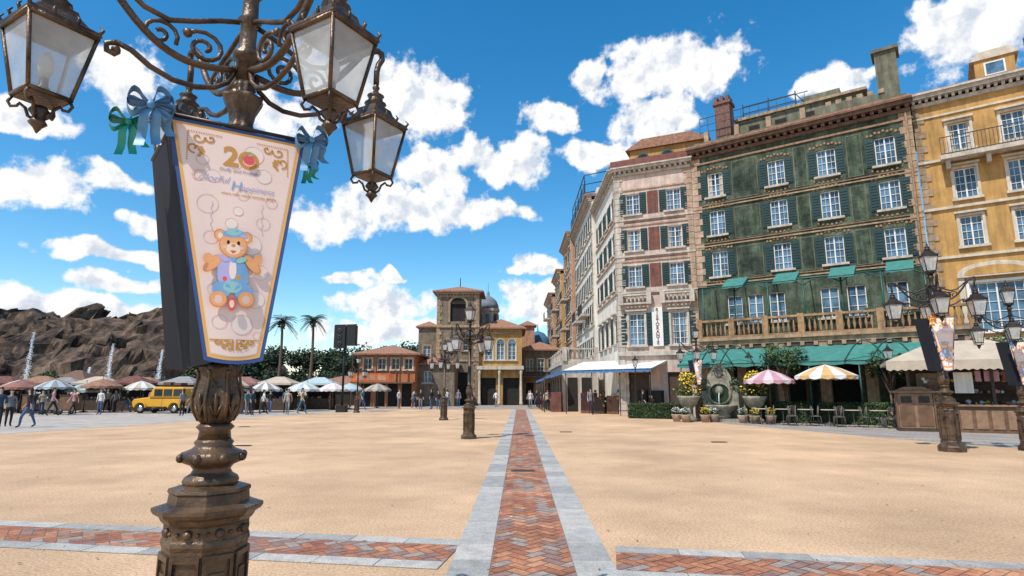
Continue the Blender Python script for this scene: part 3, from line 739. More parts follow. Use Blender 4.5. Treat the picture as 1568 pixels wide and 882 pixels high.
def palm(x,y,h,seed):
    rr = random.Random(seed); b = Bld('palm_tree'); b.M = TR(x,y)
    pts = [(.25*math.sin(k*.25),0,h*k/10) for k in range(11)]
    b.tube('trunk',BARK,pts,[.24-.010*k for k in range(11)],8)
    top = Vector(pts[-1])
    b.leaves('dead_skirt',[BARK,WOOD],top-Vector((0,0,.5)),(.45,.45,.6),50,.25)
    for i in range(36):
        a = i*2.4+rr.uniform(-.2,.2); el = rr.uniform(-.6,1.3); Lf = rr.uniform(1.5,2.1)
        d = Vector((math.cos(a),math.sin(a),0)); side = Vector((-d.y,d.x,0)); prev = []
        for k in range(9):
            t = k/8; p = top+d*(Lf*t*math.cos(el*(1-t*.5)))+Vector((0,0,Lf*(math.sin(el)*t-.6*t*t)))
            prev.append(p)
        b.tube('fronds',LEAF[1],prev,.02,4)
        for k in range(1,9):
            for h_ in (0,.5):
                p = prev[k].lerp(prev[k-1],h_); ll = .5*math.sin(math.pi*(.15+.8*(k-h_)/9))
                for s in (-1,1):
                    q = p+side*s*ll+d*ll*.5-Vector((0,0,ll*.35))
                    b.add('fronds',LEAF[rr.choice([0,1,1,2])],[p-d*.03,q,p+d*.05],[(0,1,2)])
    b.done()
palm(-29.6,75,10.4,1); palm(-25.8,75.5,10.6,2)

def tree(name,x,y,h,r,n=900,sz=.13,s=1):
    b = Bld(name); b.M = TR(x,y)
    b.tube('trunk',BARK,[(0,0,0),(.05,0,h*.25),(-.03,.03,h*.5)],[.1,.08,.06],8)
    for i in range(7):
        a = i*2.4; e = Vector((math.cos(a)*r*.6,math.sin(a)*r*.6,h*(.65+.04*i)))
        b.tube('limbs',BARK,[(0,0,h*(.35+.02*i)),e*.5+Vector((0,0,h*.28)),e],[.05,.035,.015],6)
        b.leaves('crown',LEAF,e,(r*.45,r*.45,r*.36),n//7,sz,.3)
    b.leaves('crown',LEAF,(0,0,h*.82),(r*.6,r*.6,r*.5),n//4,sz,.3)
    b.done()
tree('small_tree',14.0,30.6,4.1,1.2,1300,.09); tree('small_tree',21.3,24.4,4.1,1.5,1400,.10); tree('small_tree',-47,60,3.4,1.6,900,.16); tree('small_tree',17.9,28.2,3.6,1.0,1000,.09)

def hedge(name,A,C,h=.85,w=.6):
    b = Bld(name); b.M,L = frame(A,C)
    b.fb('core',LEAF[0],.05,L-.05,0,h-.08,-w/2+.06,w/2-.06)
    n = min(int(L*520),4500)
    for _ in range(n):
        k = R.random()
        if k < .5: p = Vector((R.uniform(0,L),-w/2+R.uniform(-.04,.05),R.uniform(0,h)))
        elif k < .85: p = Vector((R.uniform(0,L),R.uniform(-w/2,w/2),h+R.uniform(-.07,.05)))
        else: p = Vector((R.choice([0,L])+R.uniform(-.05,.05),R.uniform(-w/2,w/2),R.uniform(0,h)))
        a = Vector((R.gauss(0,1),R.gauss(0,1),R.gauss(0,1))).normalized(); q = a.orthogonal().normalized(); z = R.uniform(.03,.06)
        b.add('leaves',R.choice(LEAF),[p-a*z,p+q*z*.6,p+a*z,p-q*z*.6],[(0,1,2,3)])
    b.done()
hedge('hedge',(6.9,35.4),(9.9,34.2)); hedge('hedge',(12.2,31.4),(14.8,29.8),1.0); hedge('hedge',(15.2,29.5),(18.0,27.6),1.0)

# ============================================================ STREET LAMPS
def lantern(b, z0, c, s=1, glassm=PANE, met=BRONZE, rot=math.pi/4, n=4):
    L = Matrix.Translation((c[0],c[1],z0)) @ Matrix.Rotation(rot,4,'Z') @ Matrix.Scale(s,4)
    cs = [(math.cos(2*math.pi*i/n),math.sin(2*math.pi*i/n)) for i in range(n)]
    for i in range(n):
        a, q = cs[i], cs[(i+1)%n]
        b.add('lantern_panes', glassm, [L@Vector((a[0]*.120,a[1]*.120,.01)),L@Vector((q[0]*.120,q[1]*.120,.01)),L@Vector((q[0]*.198,q[1]*.198,.34)),L@Vector((a[0]*.198,a[1]*.198,.34))],[(0,1,2,3)])
        b.tube('lantern_frames', met, [L@Vector((a[0]*.125,a[1]*.125,0)),L@Vector((a[0]*.204,a[1]*.204,.345))], .010*s, 6)
        b.tube('lantern_frames', met, [L@Vector((a[0]*.125,a[1]*.125,0)),L@Vector((q[0]*.125,q[1]*.125,0))], .012*s, 6)
        b.tube('lantern_frames', met, [L@Vector((a[0]*.204,a[1]*.204,.345)),L@Vector((q[0]*.204,q[1]*.204,.345))], .014*s, 6)
        for t in (0,.33,.66):
            px = a[0]*(1-t)+q[0]*t; py = a[1]*(1-t)+q[1]*t
            b.tube('lantern_frames', met, [L@Vector((px*.2,py*.2,.36)),L@Vector((px*.225,py*.225,.395)),L@Vector((px*.205,py*.205,.415))],[.011*s,.008*s,.003*s],5)
        pts = [L@Vector((a[0]*r,a[1]*r,z)) for r,z in ((.12,-.005),(.135,-.035),(.12,-.06),(.095,-.055),(.085,-.04),(.06,-.06),(.045,-.10),(.02,-.115))]
        b.tube('lantern_frames', met, pts, .008*s, 5)
    b.lathe('lantern_caps', met, [(.215,.345),(.225,.355),(.215,.375),(.16,.40),(.12,.44),(.105,.475),(.07,.485)], n=n, L=L, smooth=False)
    b.lathe('lantern_caps', met, [(.07,.483),(.055,.50),(.075,.512),(.055,.525),(.045,.555),(.058,.57),(.03,.585),(.016,.61),(.026,.63),(.004,.67)], n=12, L=L)
    b.lathe('lantern_caps', met, [(.03,-.05),(.045,-.075),(.025,-.1),(.03,-.12),(.04,-.135),(.02,-.155),(.003,-.185)], n=10, L=L)
    b.lathe('lantern_caps', met, [(.118,-.012),(.118,.008)], n=n, L=L, smooth=False)
    b.lathe('lamp_sockets', BRONZED, [(.03,0),(.03,.05),(.02,.06),(.02,.10)], n=8, L=L)
    b.lathe('bulbs', WHITE, [(.018,.10),(.035,.15),(.035,.19),(.015,.23),(.003,.24)], n=8, L=L)

def street_lamp(x, y, rot=0, s=1.0, dark=False, angs=(45,135,225,315), RR=(.78,)*4, lrot=None):
    b = Bld('street_lamp'); b.M = TR(x,y,0,rot,s)
    met = BRONZE; arm = BRONZED if dark else BRONZE
    N = 24 if not dark else 16
    e = math.pi/8
    b.lathe('plinth', met, [(.27,0),(.27,.10),(.245,.13),(.205,.16),(.198,.22),(.19,.24),(.19,.86),(.198,.88),(.195,.90),(.19,.91),(.19,.965),(.205,.98),(.215,1.0),(.24,1.015),(.25,1.03),(.25,1.045),(.185,1.06),(.18,1.105),(.188,1.115),(.184,1.13),(.13,1.145)], n=8, rot=e, smooth=False)
    for i in range(8):
        Lr = Matrix.Rotation(i*math.pi/4+math.pi/4,4,'Z'); a = .19*math.cos(e); hw = .19*math.sin(e)
        for (p0,p1,z0,z1) in ((-hw+.004,-hw+.02,.26,.84),(hw-.02,hw-.004,.26,.84),(-hw+.02,hw-.02,.26,.285),(-hw+.02,hw-.02,.815,.84)):
            b.box('plinth_panels', met, a+.001, a+.014, p0, p1, z0, z1, L=Lr)
        b.box('plinth_panels', met, a+.001, a+.010, -.032, .032, .34, .76, L=Lr)
        b.ball('plinth_rosettes', met, Lr@Vector((a+.003,0,.937)), .022, 6, (1,1,1))
        b.ball('plinth_rosettes', met, Lr@Vector((a+.003,.048,.937)), .010, 5); b.ball('plinth_rosettes', met, Lr@Vector((a+.003,-.048,.937)), .010, 5)
        b.ball('collar_beads', met, Lr@Vector((.148,0,1.275)), .028, 6, (.7,1,.8))
    b.lathe('shaft', met, [(.12,1.135),(.13,1.16),(.12,1.18),(.095,1.195),(.085,1.215),(.10,1.235),(.135,1.25),(.15,1.265),(.15,1.285),(.135,1.30),(.10,1.315),(.085,1.33),(.092,1.345),(.08,1.36)], n=N)
    b.lathe('shaft', met, [(.078,1.36),(.072,1.40),(.09,1.42),(.075,1.435)], n=N)
    b.lathe('leaf_vase', met, [(.06,1.43),(.085,1.46),(.105,1.51),(.108,1.56),(.095,1.62),(.082,1.67),(.088,1.70),(.098,1.725),(.07,1.735)], n=64 if not dark else 24, mod=(8,.10))
    if not dark:
        for i in range(8):
            a = i*math.pi/4
            pts = [Vector((r*math.cos(a),r*math.sin(a),z)) for r,z in ((.088,1.45),(.118,1.51),(.124,1.57),(.11,1.63),(.102,1.68),(.118,1.70))]
            b.tube('leaf_ribs', met, pts, [.004,.008,.008,.006,.005,.009], 6)
            a += .39
            pts = [Vector((r*math.cos(a),r*math.sin(a),z)) for r,z in ((.082,1.45),(.10,1.50),(.104,1.55),(.108,1.585))]
            b.tube('leaf_ribs', met, pts, [.004,.010,.012,.007], 6)
            for sg in (-.12,.12):
                pts = [Vector((r*math.cos(a+sg*k),r*math.sin(a+sg*k),z)) for k,(r,z) in enumerate(((.095,1.47),(.108,1.50),(.112,1.53)))]
                b.tube('leaf_ribs', met, pts, [.003,.005,.003], 5)
    b.lathe('shaft', met, [(.068,1.735),(.062,1.78),(.075,1.79),(.06,1.81),(.058,3.0)], n=N, mod=(8,.05))
    b.lathe('capital', met, [(.06,3.0),(.085,3.02),(.065,3.035),(.06,3.06),(.07,3.12),(.10,3.19),(.105,3.21),(.06,3.225),(.05,3.24),(.062,3.27),(.05,3.30)], n=48 if not dark else N, mod=(8,.06))
    b.lathe('upper_shaft', arm, [(.048,3.29),(.048,3.42),(.07,3.44),(.075,3.47),(.05,3.50),(.045,3.55),(.045,3.66),(.065,3.68),(.045,3.71),(.042,3.82),(.075,3.87),(.05,3.90),(.04,3.94)], n=N)
    for i in range(4):
        a = math.radians(angs[i]); d = Vector((math.cos(a),math.sin(a),0)); Rr = RR[i]; kx = Rr/.8
        def A(pts): return [d*(r*kx)+Vector((0,0,z)) for r,z in pts]
        main = []
        for k in range(21):
            t = k/20; main.append((.05+.75*t, 3.36+.46*t**.9-.20*math.sin(math.pi*min(1,t*1.15))))
        main += [(.83,3.81),(.835,3.77),(.81,3.72),(.80,3.67),(.80,3.58)]
        b.tube('arms', arm, A(main), .020, 8)
        b.tube('arms', arm, A([(.05,3.66),(.14,3.63),(.25,3.58),(.36,3.54),(.47,3.57),(.58,3.66),(.68,3.75),(.76,3.82)]), .015, 8)
        sp = [(.20+ (.10-.085*k/20)*math.cos(.6+k*.5), 3.44+(.10-.085*k/20)*math.sin(.6+k*.5)) for k in range(21)]
        b.tube('scrolls', arm, A(sp), .013, 6)
        sp = [(.40+(.085-.07*k/18)*math.cos(3.6-k*.5), 3.45+(.085-.07*k/18)*math.sin(3.6-k*.5)) for k in range(19)]
        b.tube('scrolls', arm, A(sp), .012, 6)
        sp = [(.05,3.36),(.08,3.28),(.14,3.23),(.22,3.205),(.32,3.21),(.42,3.25),(.50,3.31),(.56,3.33),(.60,3.31),(.595,3.275),(.565,3.265),(.55,3.285)]
        b.tube('scrolls', arm, A(sp), .015, 6)
        b.ball('scrolls', arm, d*.3+Vector((0,0,3.50)), .026, 6); b.ball('scrolls', arm, d*(.56*kx)+Vector((0,0,3.29)), .022, 6)
        lantern(b, 2.95, (d*Rr), 1.0 if dark else .96, met=arm, rot=(a+math.pi/4+.25) if lrot is None else lrot)
    lantern(b, 4.02, (0,0), 1.0, met=arm, rot=.2)
    b.lathe('upper_shaft', arm, [(.04,3.93),(.08,3.97),(.12,4.01),(.02,4.02)], n=10)
    return b

# banner artwork ----------------------------------------------------------
B_NAVY = mat('banner_blue',(.045,.10,.27),rough=.8,var=.1); B_ORG = mat('banner_orange',(.82,.44,.14),rough=.8,var=.05)
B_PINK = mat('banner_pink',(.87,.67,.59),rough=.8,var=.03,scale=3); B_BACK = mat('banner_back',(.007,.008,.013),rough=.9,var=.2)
B_LP = mat('banner_light_pink',(.87,.72,.65),rough=.8,var=.03); B_DP = mat('banner_rose',(.80,.52,.44),rough=.8,var=.04)
B_GOLD = mat('print_gold',(.60,.30,.07),rough=.7,var=.1); B_RED = mat('print_red',(.72,.10,.10),rough=.7,var=.05)
B_BR = mat('print_bear',(.84,.40,.17),rough=.8,var=.08,scale=20); B_BR2 = mat('print_bear_dark',(.64,.25,.10),rough=.8,var=.1)
B_CR = mat('print_cream',(.86,.68,.50),rough=.8,var=.04); B_BL = mat('print_blue',(.20,.40,.66),rough=.8,var=.1,scale=20); B_LIL = mat('print_lilac',(.44,.40,.64),rough=.8,var=.1)
B_TEAL = mat('print_teal',(.28,.52,.50),rough=.8,var=.1); B_GRY = mat('print_grey',(.42,.35,.44),rough=.8,var=.05)
RIB_B = mat('ribbon_blue',(.10,.26,.46),rough=.45,var=.2,scale=12); RIB_G = mat('ribbon_green',(.03,.34,.26),rough=.45,var=.15)
B_BLK = BLACK

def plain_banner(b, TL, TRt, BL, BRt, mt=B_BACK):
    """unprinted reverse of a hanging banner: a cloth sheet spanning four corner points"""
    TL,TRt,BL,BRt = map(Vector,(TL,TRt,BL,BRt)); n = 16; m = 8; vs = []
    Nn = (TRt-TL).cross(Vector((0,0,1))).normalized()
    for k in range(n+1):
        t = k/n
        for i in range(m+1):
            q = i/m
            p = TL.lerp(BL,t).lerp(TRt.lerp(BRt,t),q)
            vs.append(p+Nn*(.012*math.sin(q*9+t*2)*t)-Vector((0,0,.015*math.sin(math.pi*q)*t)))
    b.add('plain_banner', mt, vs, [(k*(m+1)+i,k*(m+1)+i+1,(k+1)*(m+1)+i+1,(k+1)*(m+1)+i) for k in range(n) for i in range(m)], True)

def banner(b, TL, TRt, BL, BRt, back=B_BACK):
    TL,TRt,BL,BRt = map(Vector,(TL,TRt,BL,BRt))
    U = (TRt-TL).normalized(); Zv = Vector((0,0,1)); Nn = U.cross(Zv).normalized()
    tw = (TRt-TL).length/2; bw = (BRt-BL).length/2; H = TL.z-BL.z
    ct = (TL+TRt)/2; cb = (BL+BRt)/2
    def P(x, y, o):
        t = y/H
        bulge = .012*math.sin(math.pi*min(1,max(0,t)))*math.cos(x*4)+.004*math.sin(x*22+y*2)*t
        return ct.lerp(cb, t)+U*x+Nn*(o+bulge)
    def trap(mt, ins, o, part):
        vs = []; n = 14; m = 14
        for k in range(n+1):
            y = ins+(H-2*ins)*k/n; hw = tw+(bw-tw)*y/H-ins*1.03
            for i in range(m+1):
                q = -1+2*i/m
                yy = y+(.018*(1-q*q) if k == n else 0)
                vs.append(P(q*hw, yy, o))
        b.add(part, mt, vs, [(k*(m+1)+i,k*(m+1)+i+1,(k+1)*(m+1)+i+1,(k+1)*(m+1)+i) for k in range(n) for i in range(m)], True)
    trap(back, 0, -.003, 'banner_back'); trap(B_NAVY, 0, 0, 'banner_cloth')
    trap(B_ORG, .017, .0012, 'banner_border'); trap(B_CR, .032, .0020, 'banner_border'); trap(B_PINK, .037, .0028, 'banner_field')
    lay = [0]
    def disc(mt, x, y, rx, ry=None, o=None, rot=0, n=20, part='artwork'):
        ry = ry or rx; lay[0] += 1; o = o if o is not None else .0044+lay[0]*.00004
        vs = [P(x,y,o)]
        for i in range(n):
            a = 2*math.pi*i/n; px = rx*math.cos(a); py = ry*math.sin(a)
            vs.append(P(x+px*math.cos(rot)-py*math.sin(rot), y+px*math.sin(rot)+py*math.cos(rot), o))
        b.add(part, mt, vs, [(0,1+i,1+(i+1)%n) for i in range(n)], True)
    def ring(mt, x, y, r, w=.0035, n=28, o=.0040):
        vs = []
        for i in range(n):
            a = 2*math.pi*i/n
            for q in (r,r-w): vs.append(P(x+q*math.cos(a), y+q*math.sin(a), o))
        b.add('bubbles', mt, vs, [(2*i,2*i+1,(2*i+3)%(2*n),(2*i+2)%(2*n)) for i in range(n)])
    def text(body, x, y, size, mt, o=.0048, shear=0, bold=.012):
        cu = bpy.data.curves.new('txt','FONT'); cu.body = body; cu.size = size; cu.align_x = 'CENTER'; cu.align_y = 'CENTER'; cu.shear = shear; cu.offset = size*bold
        t = bpy.data.objects.new('t', cu); COL.objects.link(t)
        me = bpy.data.meshes.new_from_object(t.evaluated_get(bpy.context.evaluated_depsgraph_get())); bpy.data.objects.remove(t)
        b.add('lettering', mt, [P(x+v.co.x, y-v.co.y, o) for v in me.vertices], [tuple(p.vertices) for p in me.polygons])
    def curl(x, y, r, a0, turns, wdt=.006):
        n = 16
        for i in range(n):
            t = i/(n-1); a = a0+turns*t*6.28; rr = r*(1-t*.8)
            disc(B_GOLD, x+rr*math.cos(a), y+rr*math.sin(a), wdt*(1-t*.3), n=7, o=.0046)
    def vine(x, y, sx, sy, k=1):
        curl(x+sx*.055*k, y+sy*.035*k, .032*k, 0 if sx > 0 else 3.14, .9*sx)
        curl(x+sx*.115*k, y+sy*.030*k, .026*k, 3.14 if sx > 0 else 0, -.9*sx)
        curl(x+sx*.035*k, y+sy*.095*k, .030*k, 1.5, .9*sx)
        for i in range(14):
            disc(B_GOLD, x+sx*(.01+.012*i)*k, y+sy*.004, .004, n=7, o=.0046); disc(B_GOLD, x+sx*.006*k, y+sy*(.01+.012*i)*k, .004, n=7, o=.0046)
        for (gx,gy) in ((.055,.065),(.072,.068),(.063,.082),(.08,.083),(.071,.098),(.063,.115),(.078,.10)):
            disc(B_GOLD, x+sx*gx*k, y+sy*(gy+.02)*k, .0085*k, n=10, o=.0047)
    for (x,y,r,f_) in ((.07,.13,.05,1),(-.02,.19,.035,0),(.12,.24,.04,1),(-.12,.28,.035,1),(.02,.36,.03,0),(-.14,.43,.05,0),(-.03,.52,.03,1),(.06,.62,.055,1),(-.12,.60,.035,0),(.11,.76,.04,1),(-.1,.86,.03,0),(.09,.90,.045,1),(.03,1.03,.05,1),(-.07,1.02,.035,0),(.10,1.08,.02,0),(-.17,.2,.03,0),(.16,.38,.03,0),(.12,.50,.035,0),(.0,.45,.025,1)):
        if f_: disc(B_LP, x, y, r, o=.0034)
        ring(B_DP, x, y, r, o=.0039)
    vine(-.245,.055,1,1,.95); vine(.245,.055,-1,1,.95)
    vine(-.005,H-.10,-1,.5,.62); vine(.005,H-.10,1,.5,.62)
    text('2', -.04, .165, .145, B_GOLD, bold=.03); ring(B_GOLD, .045, .165, .050, .018, o=.0046); disc(B_RED, .045, .168, .028, .026)
    disc(B_TEAL, .052,.137,.012,.006,rot=-.5)
    text('Duffy and Friends', 0, .235, .026, B_GRY, shear=.15)
    text('olorful', -.118, .293, .052, B_LIL, shear=.35, bold=-.004); text('appiness', .090, .322, .048, B_LIL, shear=.35, bold=-.004)
    text('C', -.196, .287, .075, B_DP, o=.0052, shear=.2); text('H', -.014, .318, .072, B_BL, o=.0052, shear=.2, bold=0)
    text('where color meets everyday delight', .05, .362, .018, B_GOLD)
    for x,y0,y1 in ((-.12,.42,.56),(.115,.40,.56)):
        for i in range(22): disc(B_GRY, x+.004*math.sin(i), y0+(y1-y0)*i/21, .0018, .004, o=.0042, n=5)
    bx, by = -.02, .0
    def D(m,x,y,rx,ry=None,rot=0):
        ry = ry or rx
        disc(m,bx+x*.86,.76+(y-.78)*.98,rx*.84,ry*.98,rot=rot)
    for sx in (-1,1):
        D(B_BR2, sx*.072,.605,.031); D(B_BR, sx*.070,.607,.027); D(B_CR, sx*.068,.609,.015)
    D(B_BR2,-.105,.755,.030,.058,.7); D(B_BR,-.102,.753,.026,.052,.7); D(B_BR2,.105,.745,.030,.058,-.7); D(B_BR,.102,.743,.026,.052,-.7)
    D(B_BR,-.13,.73,.026); D(B_BR,.135,.715,.026)
    D(B_BL,0,.80,.085,.085); D(B_LIL,-.035,.79,.042,.075,.15); D(B_BL,.04,.80,.04,.075,-.2); D(B_LP,.0,.78,.02,.05); D(B_GOLD,.03,.82,.014); D(B_RED,-.04,.83,.012)
    D(B_BL,-.055,.885,.05,.042,.3); D(B_BL,.06,.89,.05,.042,-.3); D(B_TEAL,0,.87,.05,.03)
    D(B_BR2,-.07,.935,.046,.042); D(B_BR,-.07,.932,.041,.037); D(B_DP,-.07,.935,.022); D(B_BR2,.075,.93,.046,.042); D(B_BR,.075,.927,.041,.037); D(B_DP,.075,.93,.022)
    D(B_RED,0,.955,.022,.035); D(B_CR,0,.955,.013,.02)
    D(B_BR2,0,.655,.077,.068); D(B_BR,0,.652,.072,.063); D(B_CR,0,.672,.040,.030); D(B_BR2,0,.655,.012,.009); D(B_BLK,-.027,.640,.008,.011); D(B_BLK,.027,.640,.008,.011)
    D(B_BR2,0,.685,.018,.006); D(B_RED,0,.690,.010,.006); D(B_DP,-.045,.665,.012,.009); D(B_DP,.045,.665,.012,.009)
    D(B_BL,.0,.592,.062,.020,-.1); D(B_TEAL,.0,.583,.042,.019,-.1); D(B_LIL,.055,.600,.022,.009); D(B_LIL,-.05,.725,.03,.014,.5); D(B_TEAL,.045,.727,.032,.014,-.5); D(B_BL,0,.728,.014)
    return P

def bow(b, mt, c, U, s=1, part='ribbon_bows', seed=0):
    c = Vector(c); U = Vector(U).normalized(); Zv = Vector((0,0,1)); Nn = U.cross(Zv).normalized(); rr = random.Random(seed)
    for sg, tilt in ((1,.25),(-1,.35),(1,.9),(-1,-.3),(1,-.35)):
        pts = []
        for k in range(13):
            t = k/12; a = 2*math.pi*t
            r = .105*s*math.sin(math.pi*t)**.6
            w = .042*s*math.sin(a)
            p = U*sg*(r*math.cos(tilt)-w*math.sin(tilt)*.9)+Zv*(r*math.sin(tilt)+w*math.cos(tilt))+Nn*(.015*s*math.sin(math.pi*t)+rr.uniform(0,.012))
            pts.append(c+p)
        b.strip(part, mt, pts, (Nn*.05+Zv*.012)*s)
    for sg, ln in ((.35,.20),(-.3,.22),(.9,.14)):
        pts = [c+U*sg*(.11*s*math.sin(t*.25)+.02*math.sin(t*.9))-Zv*ln*s*t/8+Nn*(.02*math.sin(t*.8)) for t in range(9)]
        b.strip(part, mt, pts, (U*.045+Nn*.02)*s)
    b.ball(part, mt, c+Nn*.02, .022*s, 8)

LX, LY = -1.505, 3.06
b = street_lamp(LX, LY, rot=0, s=1.0, angs=(40,140,216,-36), RR=(.80,.80,.86,.80), lrot=math.radians(15))
b.M = Matrix()
P = banner(b, (-1.715,2.735,2.95), (-1.155,3.085,2.955), (-1.465,2.81,1.745), (-1.245,2.955,1.745))
plain_banner(b, (-2.13,3.30,2.93), (-1.715,2.80,2.95), (-1.93,3.33,1.72), (-1.47,2.87,1.735))
pc = (LX,LY,2.965)
for p,q in ((pc,(-1.715,2.735,2.965)),((-1.715,2.735,2.962),(-1.15,3.085,2.967)),((-1.715,2.80,2.962),(-2.13,3.30,2.945)),(pc,(-1.15,3.085,2.965)),(pc,(-2.13,3.30,2.945))):
    b.tube('banner_rods', BRONZED, [p,q], .011, 6)
Ub = Vector((.52,.33,0)).normalized()
bow(b, RIB_B, (-1.76,2.67,2.965), Ub, .95, seed=1); bow(b, RIB_G, (-1.95,2.80,2.94), Ub, .8, 'ribbon_bow_green', 2); bow(b, RIB_B, (-1.10,3.03,2.945), Ub, .8, seed=3)
bow(b, RIB_G, (-1.14,3.12,2.84), Ub, .5, 'ribbon_bow_green', 4)
b.done()

def lamp2(x,y,s,rot,ban=False):
    b = street_lamp(x,y,rot,s,dark=True)
    if ban:
        b.M = TR(x,y,0,0,s)
        banner(b, (-.21,-.08,2.93),(.17,-.36,2.93),(-.09,-.165,1.75),(.05,-.275,1.75))
        plain_banner(b, (-.40,.16,2.93),(-.21,-.06,2.93),(-.28,.06,1.75),(-.10,-.13,1.75))
        bow(b, RIB_B if ban == 2 else B_ORG, (-.20,-.14,2.95), (.8,-.58,0), .8); 
    b.done()
lamp2(-1.46,20.4,1.0,.25); lamp2(11.75,16.2,1.22,.3,1); lamp2(10.0,32,1.1,.5,2); lamp2(14.0,16.4,1.0,.1,2)
lamp2(-3.75,33,.95,.6); lamp2(-11.4,44,.9,.1)
for x,y in ((7.4,35.6),(17.2,27.0),(12.9,32.2)):
    b = Bld('garden_lamp'); b.M = TR(x,y)
    b.lathe('post',BRONZED,[(.14,0),(.14,.1),(.07,.2),(.05,.6),(.035,.7),(.03,2.9),(.06,2.95),(.03,3.0)],n=10); lantern(b,3.05,(0,0),1.0,met=BRONZED); b.done()

# ============================================================ SPEAKER TOWER
b = Bld('speaker_tower'); b.M = TR(-12.8,45)
b.tube('pole',BLACK,[(0,.1,0),(0,.1,6.4)],.09,8); b.box('cabinet',BLACK,-.75,.1,-.3,.35,4.8,6.5); b.box('cabinet',BLACK,.14,.85,-.2,.45,5.0,6.55)
for z in (5.1,5.6,6.1): b.lathe('drivers',IRON,[(.2,0),(.16,.03),(.05,.0)],n=14,L=Matrix.Translation((-.32,-.31,z))@Matrix.Rotation(math.pi/2,4,'X'))
b.tube('bracket',IRON,[(-.8,0,6.55),(.9,0,6.6)],.04,6); b.box('base',BLACK,-.35,.35,-.3,.5,0,.5); b.done()

# ============================================================ PARASOLS, CAFE, MARKET
def parasol(name,x,y,m1,m2,r=1.5,h=2.5,n=8,table=True,tilt=0):
    b = Bld(name); b.M = TR(x,y,0,R.uniform(0,1))
    b.tube('pole',WOOD,[(0,0,0),(0,0,h+.15)],.025,8); b.lathe('base',IRON,[(.28,0),(.28,.06),(.06,.1),(.04,.25)],n=14)
    seg = n*2
    for i in range(seg):
        a0 = 2*math.pi*i/seg; a1 = 2*math.pi*(i+1)/seg; m = (m1,m2)[i%2]
        ring = [(0.02,h),(r*.5,h-.20),(r,h-.55)]
        for k in range(2):
            r0,z0 = ring[k]; r1,z1 = ring[k+1]
            b.add('canopy',m,[(r0*math.cos(a0),r0*math.sin(a0),z0),(r0*math.cos(a1),r0*math.sin(a1),z0),(r1*math.cos(a1),r1*math.sin(a1),z1),(r1*math.cos(a0),r1*math.sin(a0),z1)],[(0,1,2,3)])
        am = (a0+a1)/2
        b.add('canopy',m,[(r*math.cos(a0),r*math.sin(a0),h-.55),(r*math.cos(a1),r*math.sin(a1),h-.55),(r*math.cos(a1),r*math.sin(a1),h-.68),(r*math.cos(am),r*math.sin(am),h-.74),(r*math.cos(a0),r*math.sin(a0),h-.68)],[(0,1,2,3,4)])
    for i in range(n):
        a = 2*math.pi*i/n; b.tube('ribs',WOOD,[(0,0,h-.7),(r*.55*math.cos(a),r*.55*math.sin(a),h-.28)],.008,4)
    b.ball('finial',WOOD,(0,0,h+.17),.04,6)
    if table: b.lathe('table_top',IRON,[(.42,.72),(.42,.75)],n=20); 
    b.done()
PK = mat('pink_canvas',(.46,.24,.28),var=.12); PKW = mat('pale_pink_canvas',(.56,.45,.45),var=.08); OR_ = mat('orange_canvas',(.55,.34,.14),var=.12); LTE = mat('pale_blue_canvas',(.36,.45,.46),var=.08); RED = mat('red_canvas',(.30,.09,.07),var=.15); GRC = mat('green_canvas',(.06,.14,.11),var=.12)
DRED = mat('dusty_red_canvas',(.24,.11,.085),var=.2); GREYC = mat('grey_canvas',(.24,.23,.22),var=.15)
parasol('parasol',13.0,30.1,PK,PKW,1.22,2.65); parasol('parasol',15.2,28.8,OR_,CANW,1.4,2.85)
CH = mat('cafe_metal',(.13,.11,.09),rough=.5,var=.3)
def chair(x,y,rz):
    b = Bld('cafe_chair'); b.M = TR(x,y,0,rz)
    b.lathe('seat',CH,[(.19,.43),(.2,.45),(.19,.46)],n=12)
    for sx in (-.15,.15):
        b.tube('legs',CH,[(sx,-.14,.44),(sx*1.15,-.18,0)],.010,5); b.tube('legs',CH,[(sx*1.15,.2,0),(sx,.16,.44),(sx,.2,.85)],.010,5)
    b.tube('backrest',CH,[(.15*math.cos(t*math.pi/6),.2,.78+.14*math.sin(t*math.pi/6)) for t in range(7)],.010,5)
    for q in (-.07,0,.07): b.tube('backrest',CH,[(q,.17,.46),(q,.2,.88)],.007,4)
    b.done()
def table(x,y):
    b = Bld('cafe_table'); b.M = TR(x,y)
    b.lathe('top',BEIGE,[(.34,.72),(.36,.735),(.34,.75)],n=20); b.tube('stem',CH,[(0,0,0),(0,0,.72)],.025,6)
    for i in range(3): a=i*2.1; b.tube('feet',CH,[(0,0,.2),(.3*math.cos(a),.3*math.sin(a),0.01)],.015,5)
    b.done()
for i in range(6):
    t = i/5; x = 12.0+t*4.0; y = 28.9-t*2.7
    table(x,y); chair(x-.52,y+.15,1.4); chair(x+.5,y+.25,-1.9)
    if i%2: chair(x+.1,y-.6,3.0)

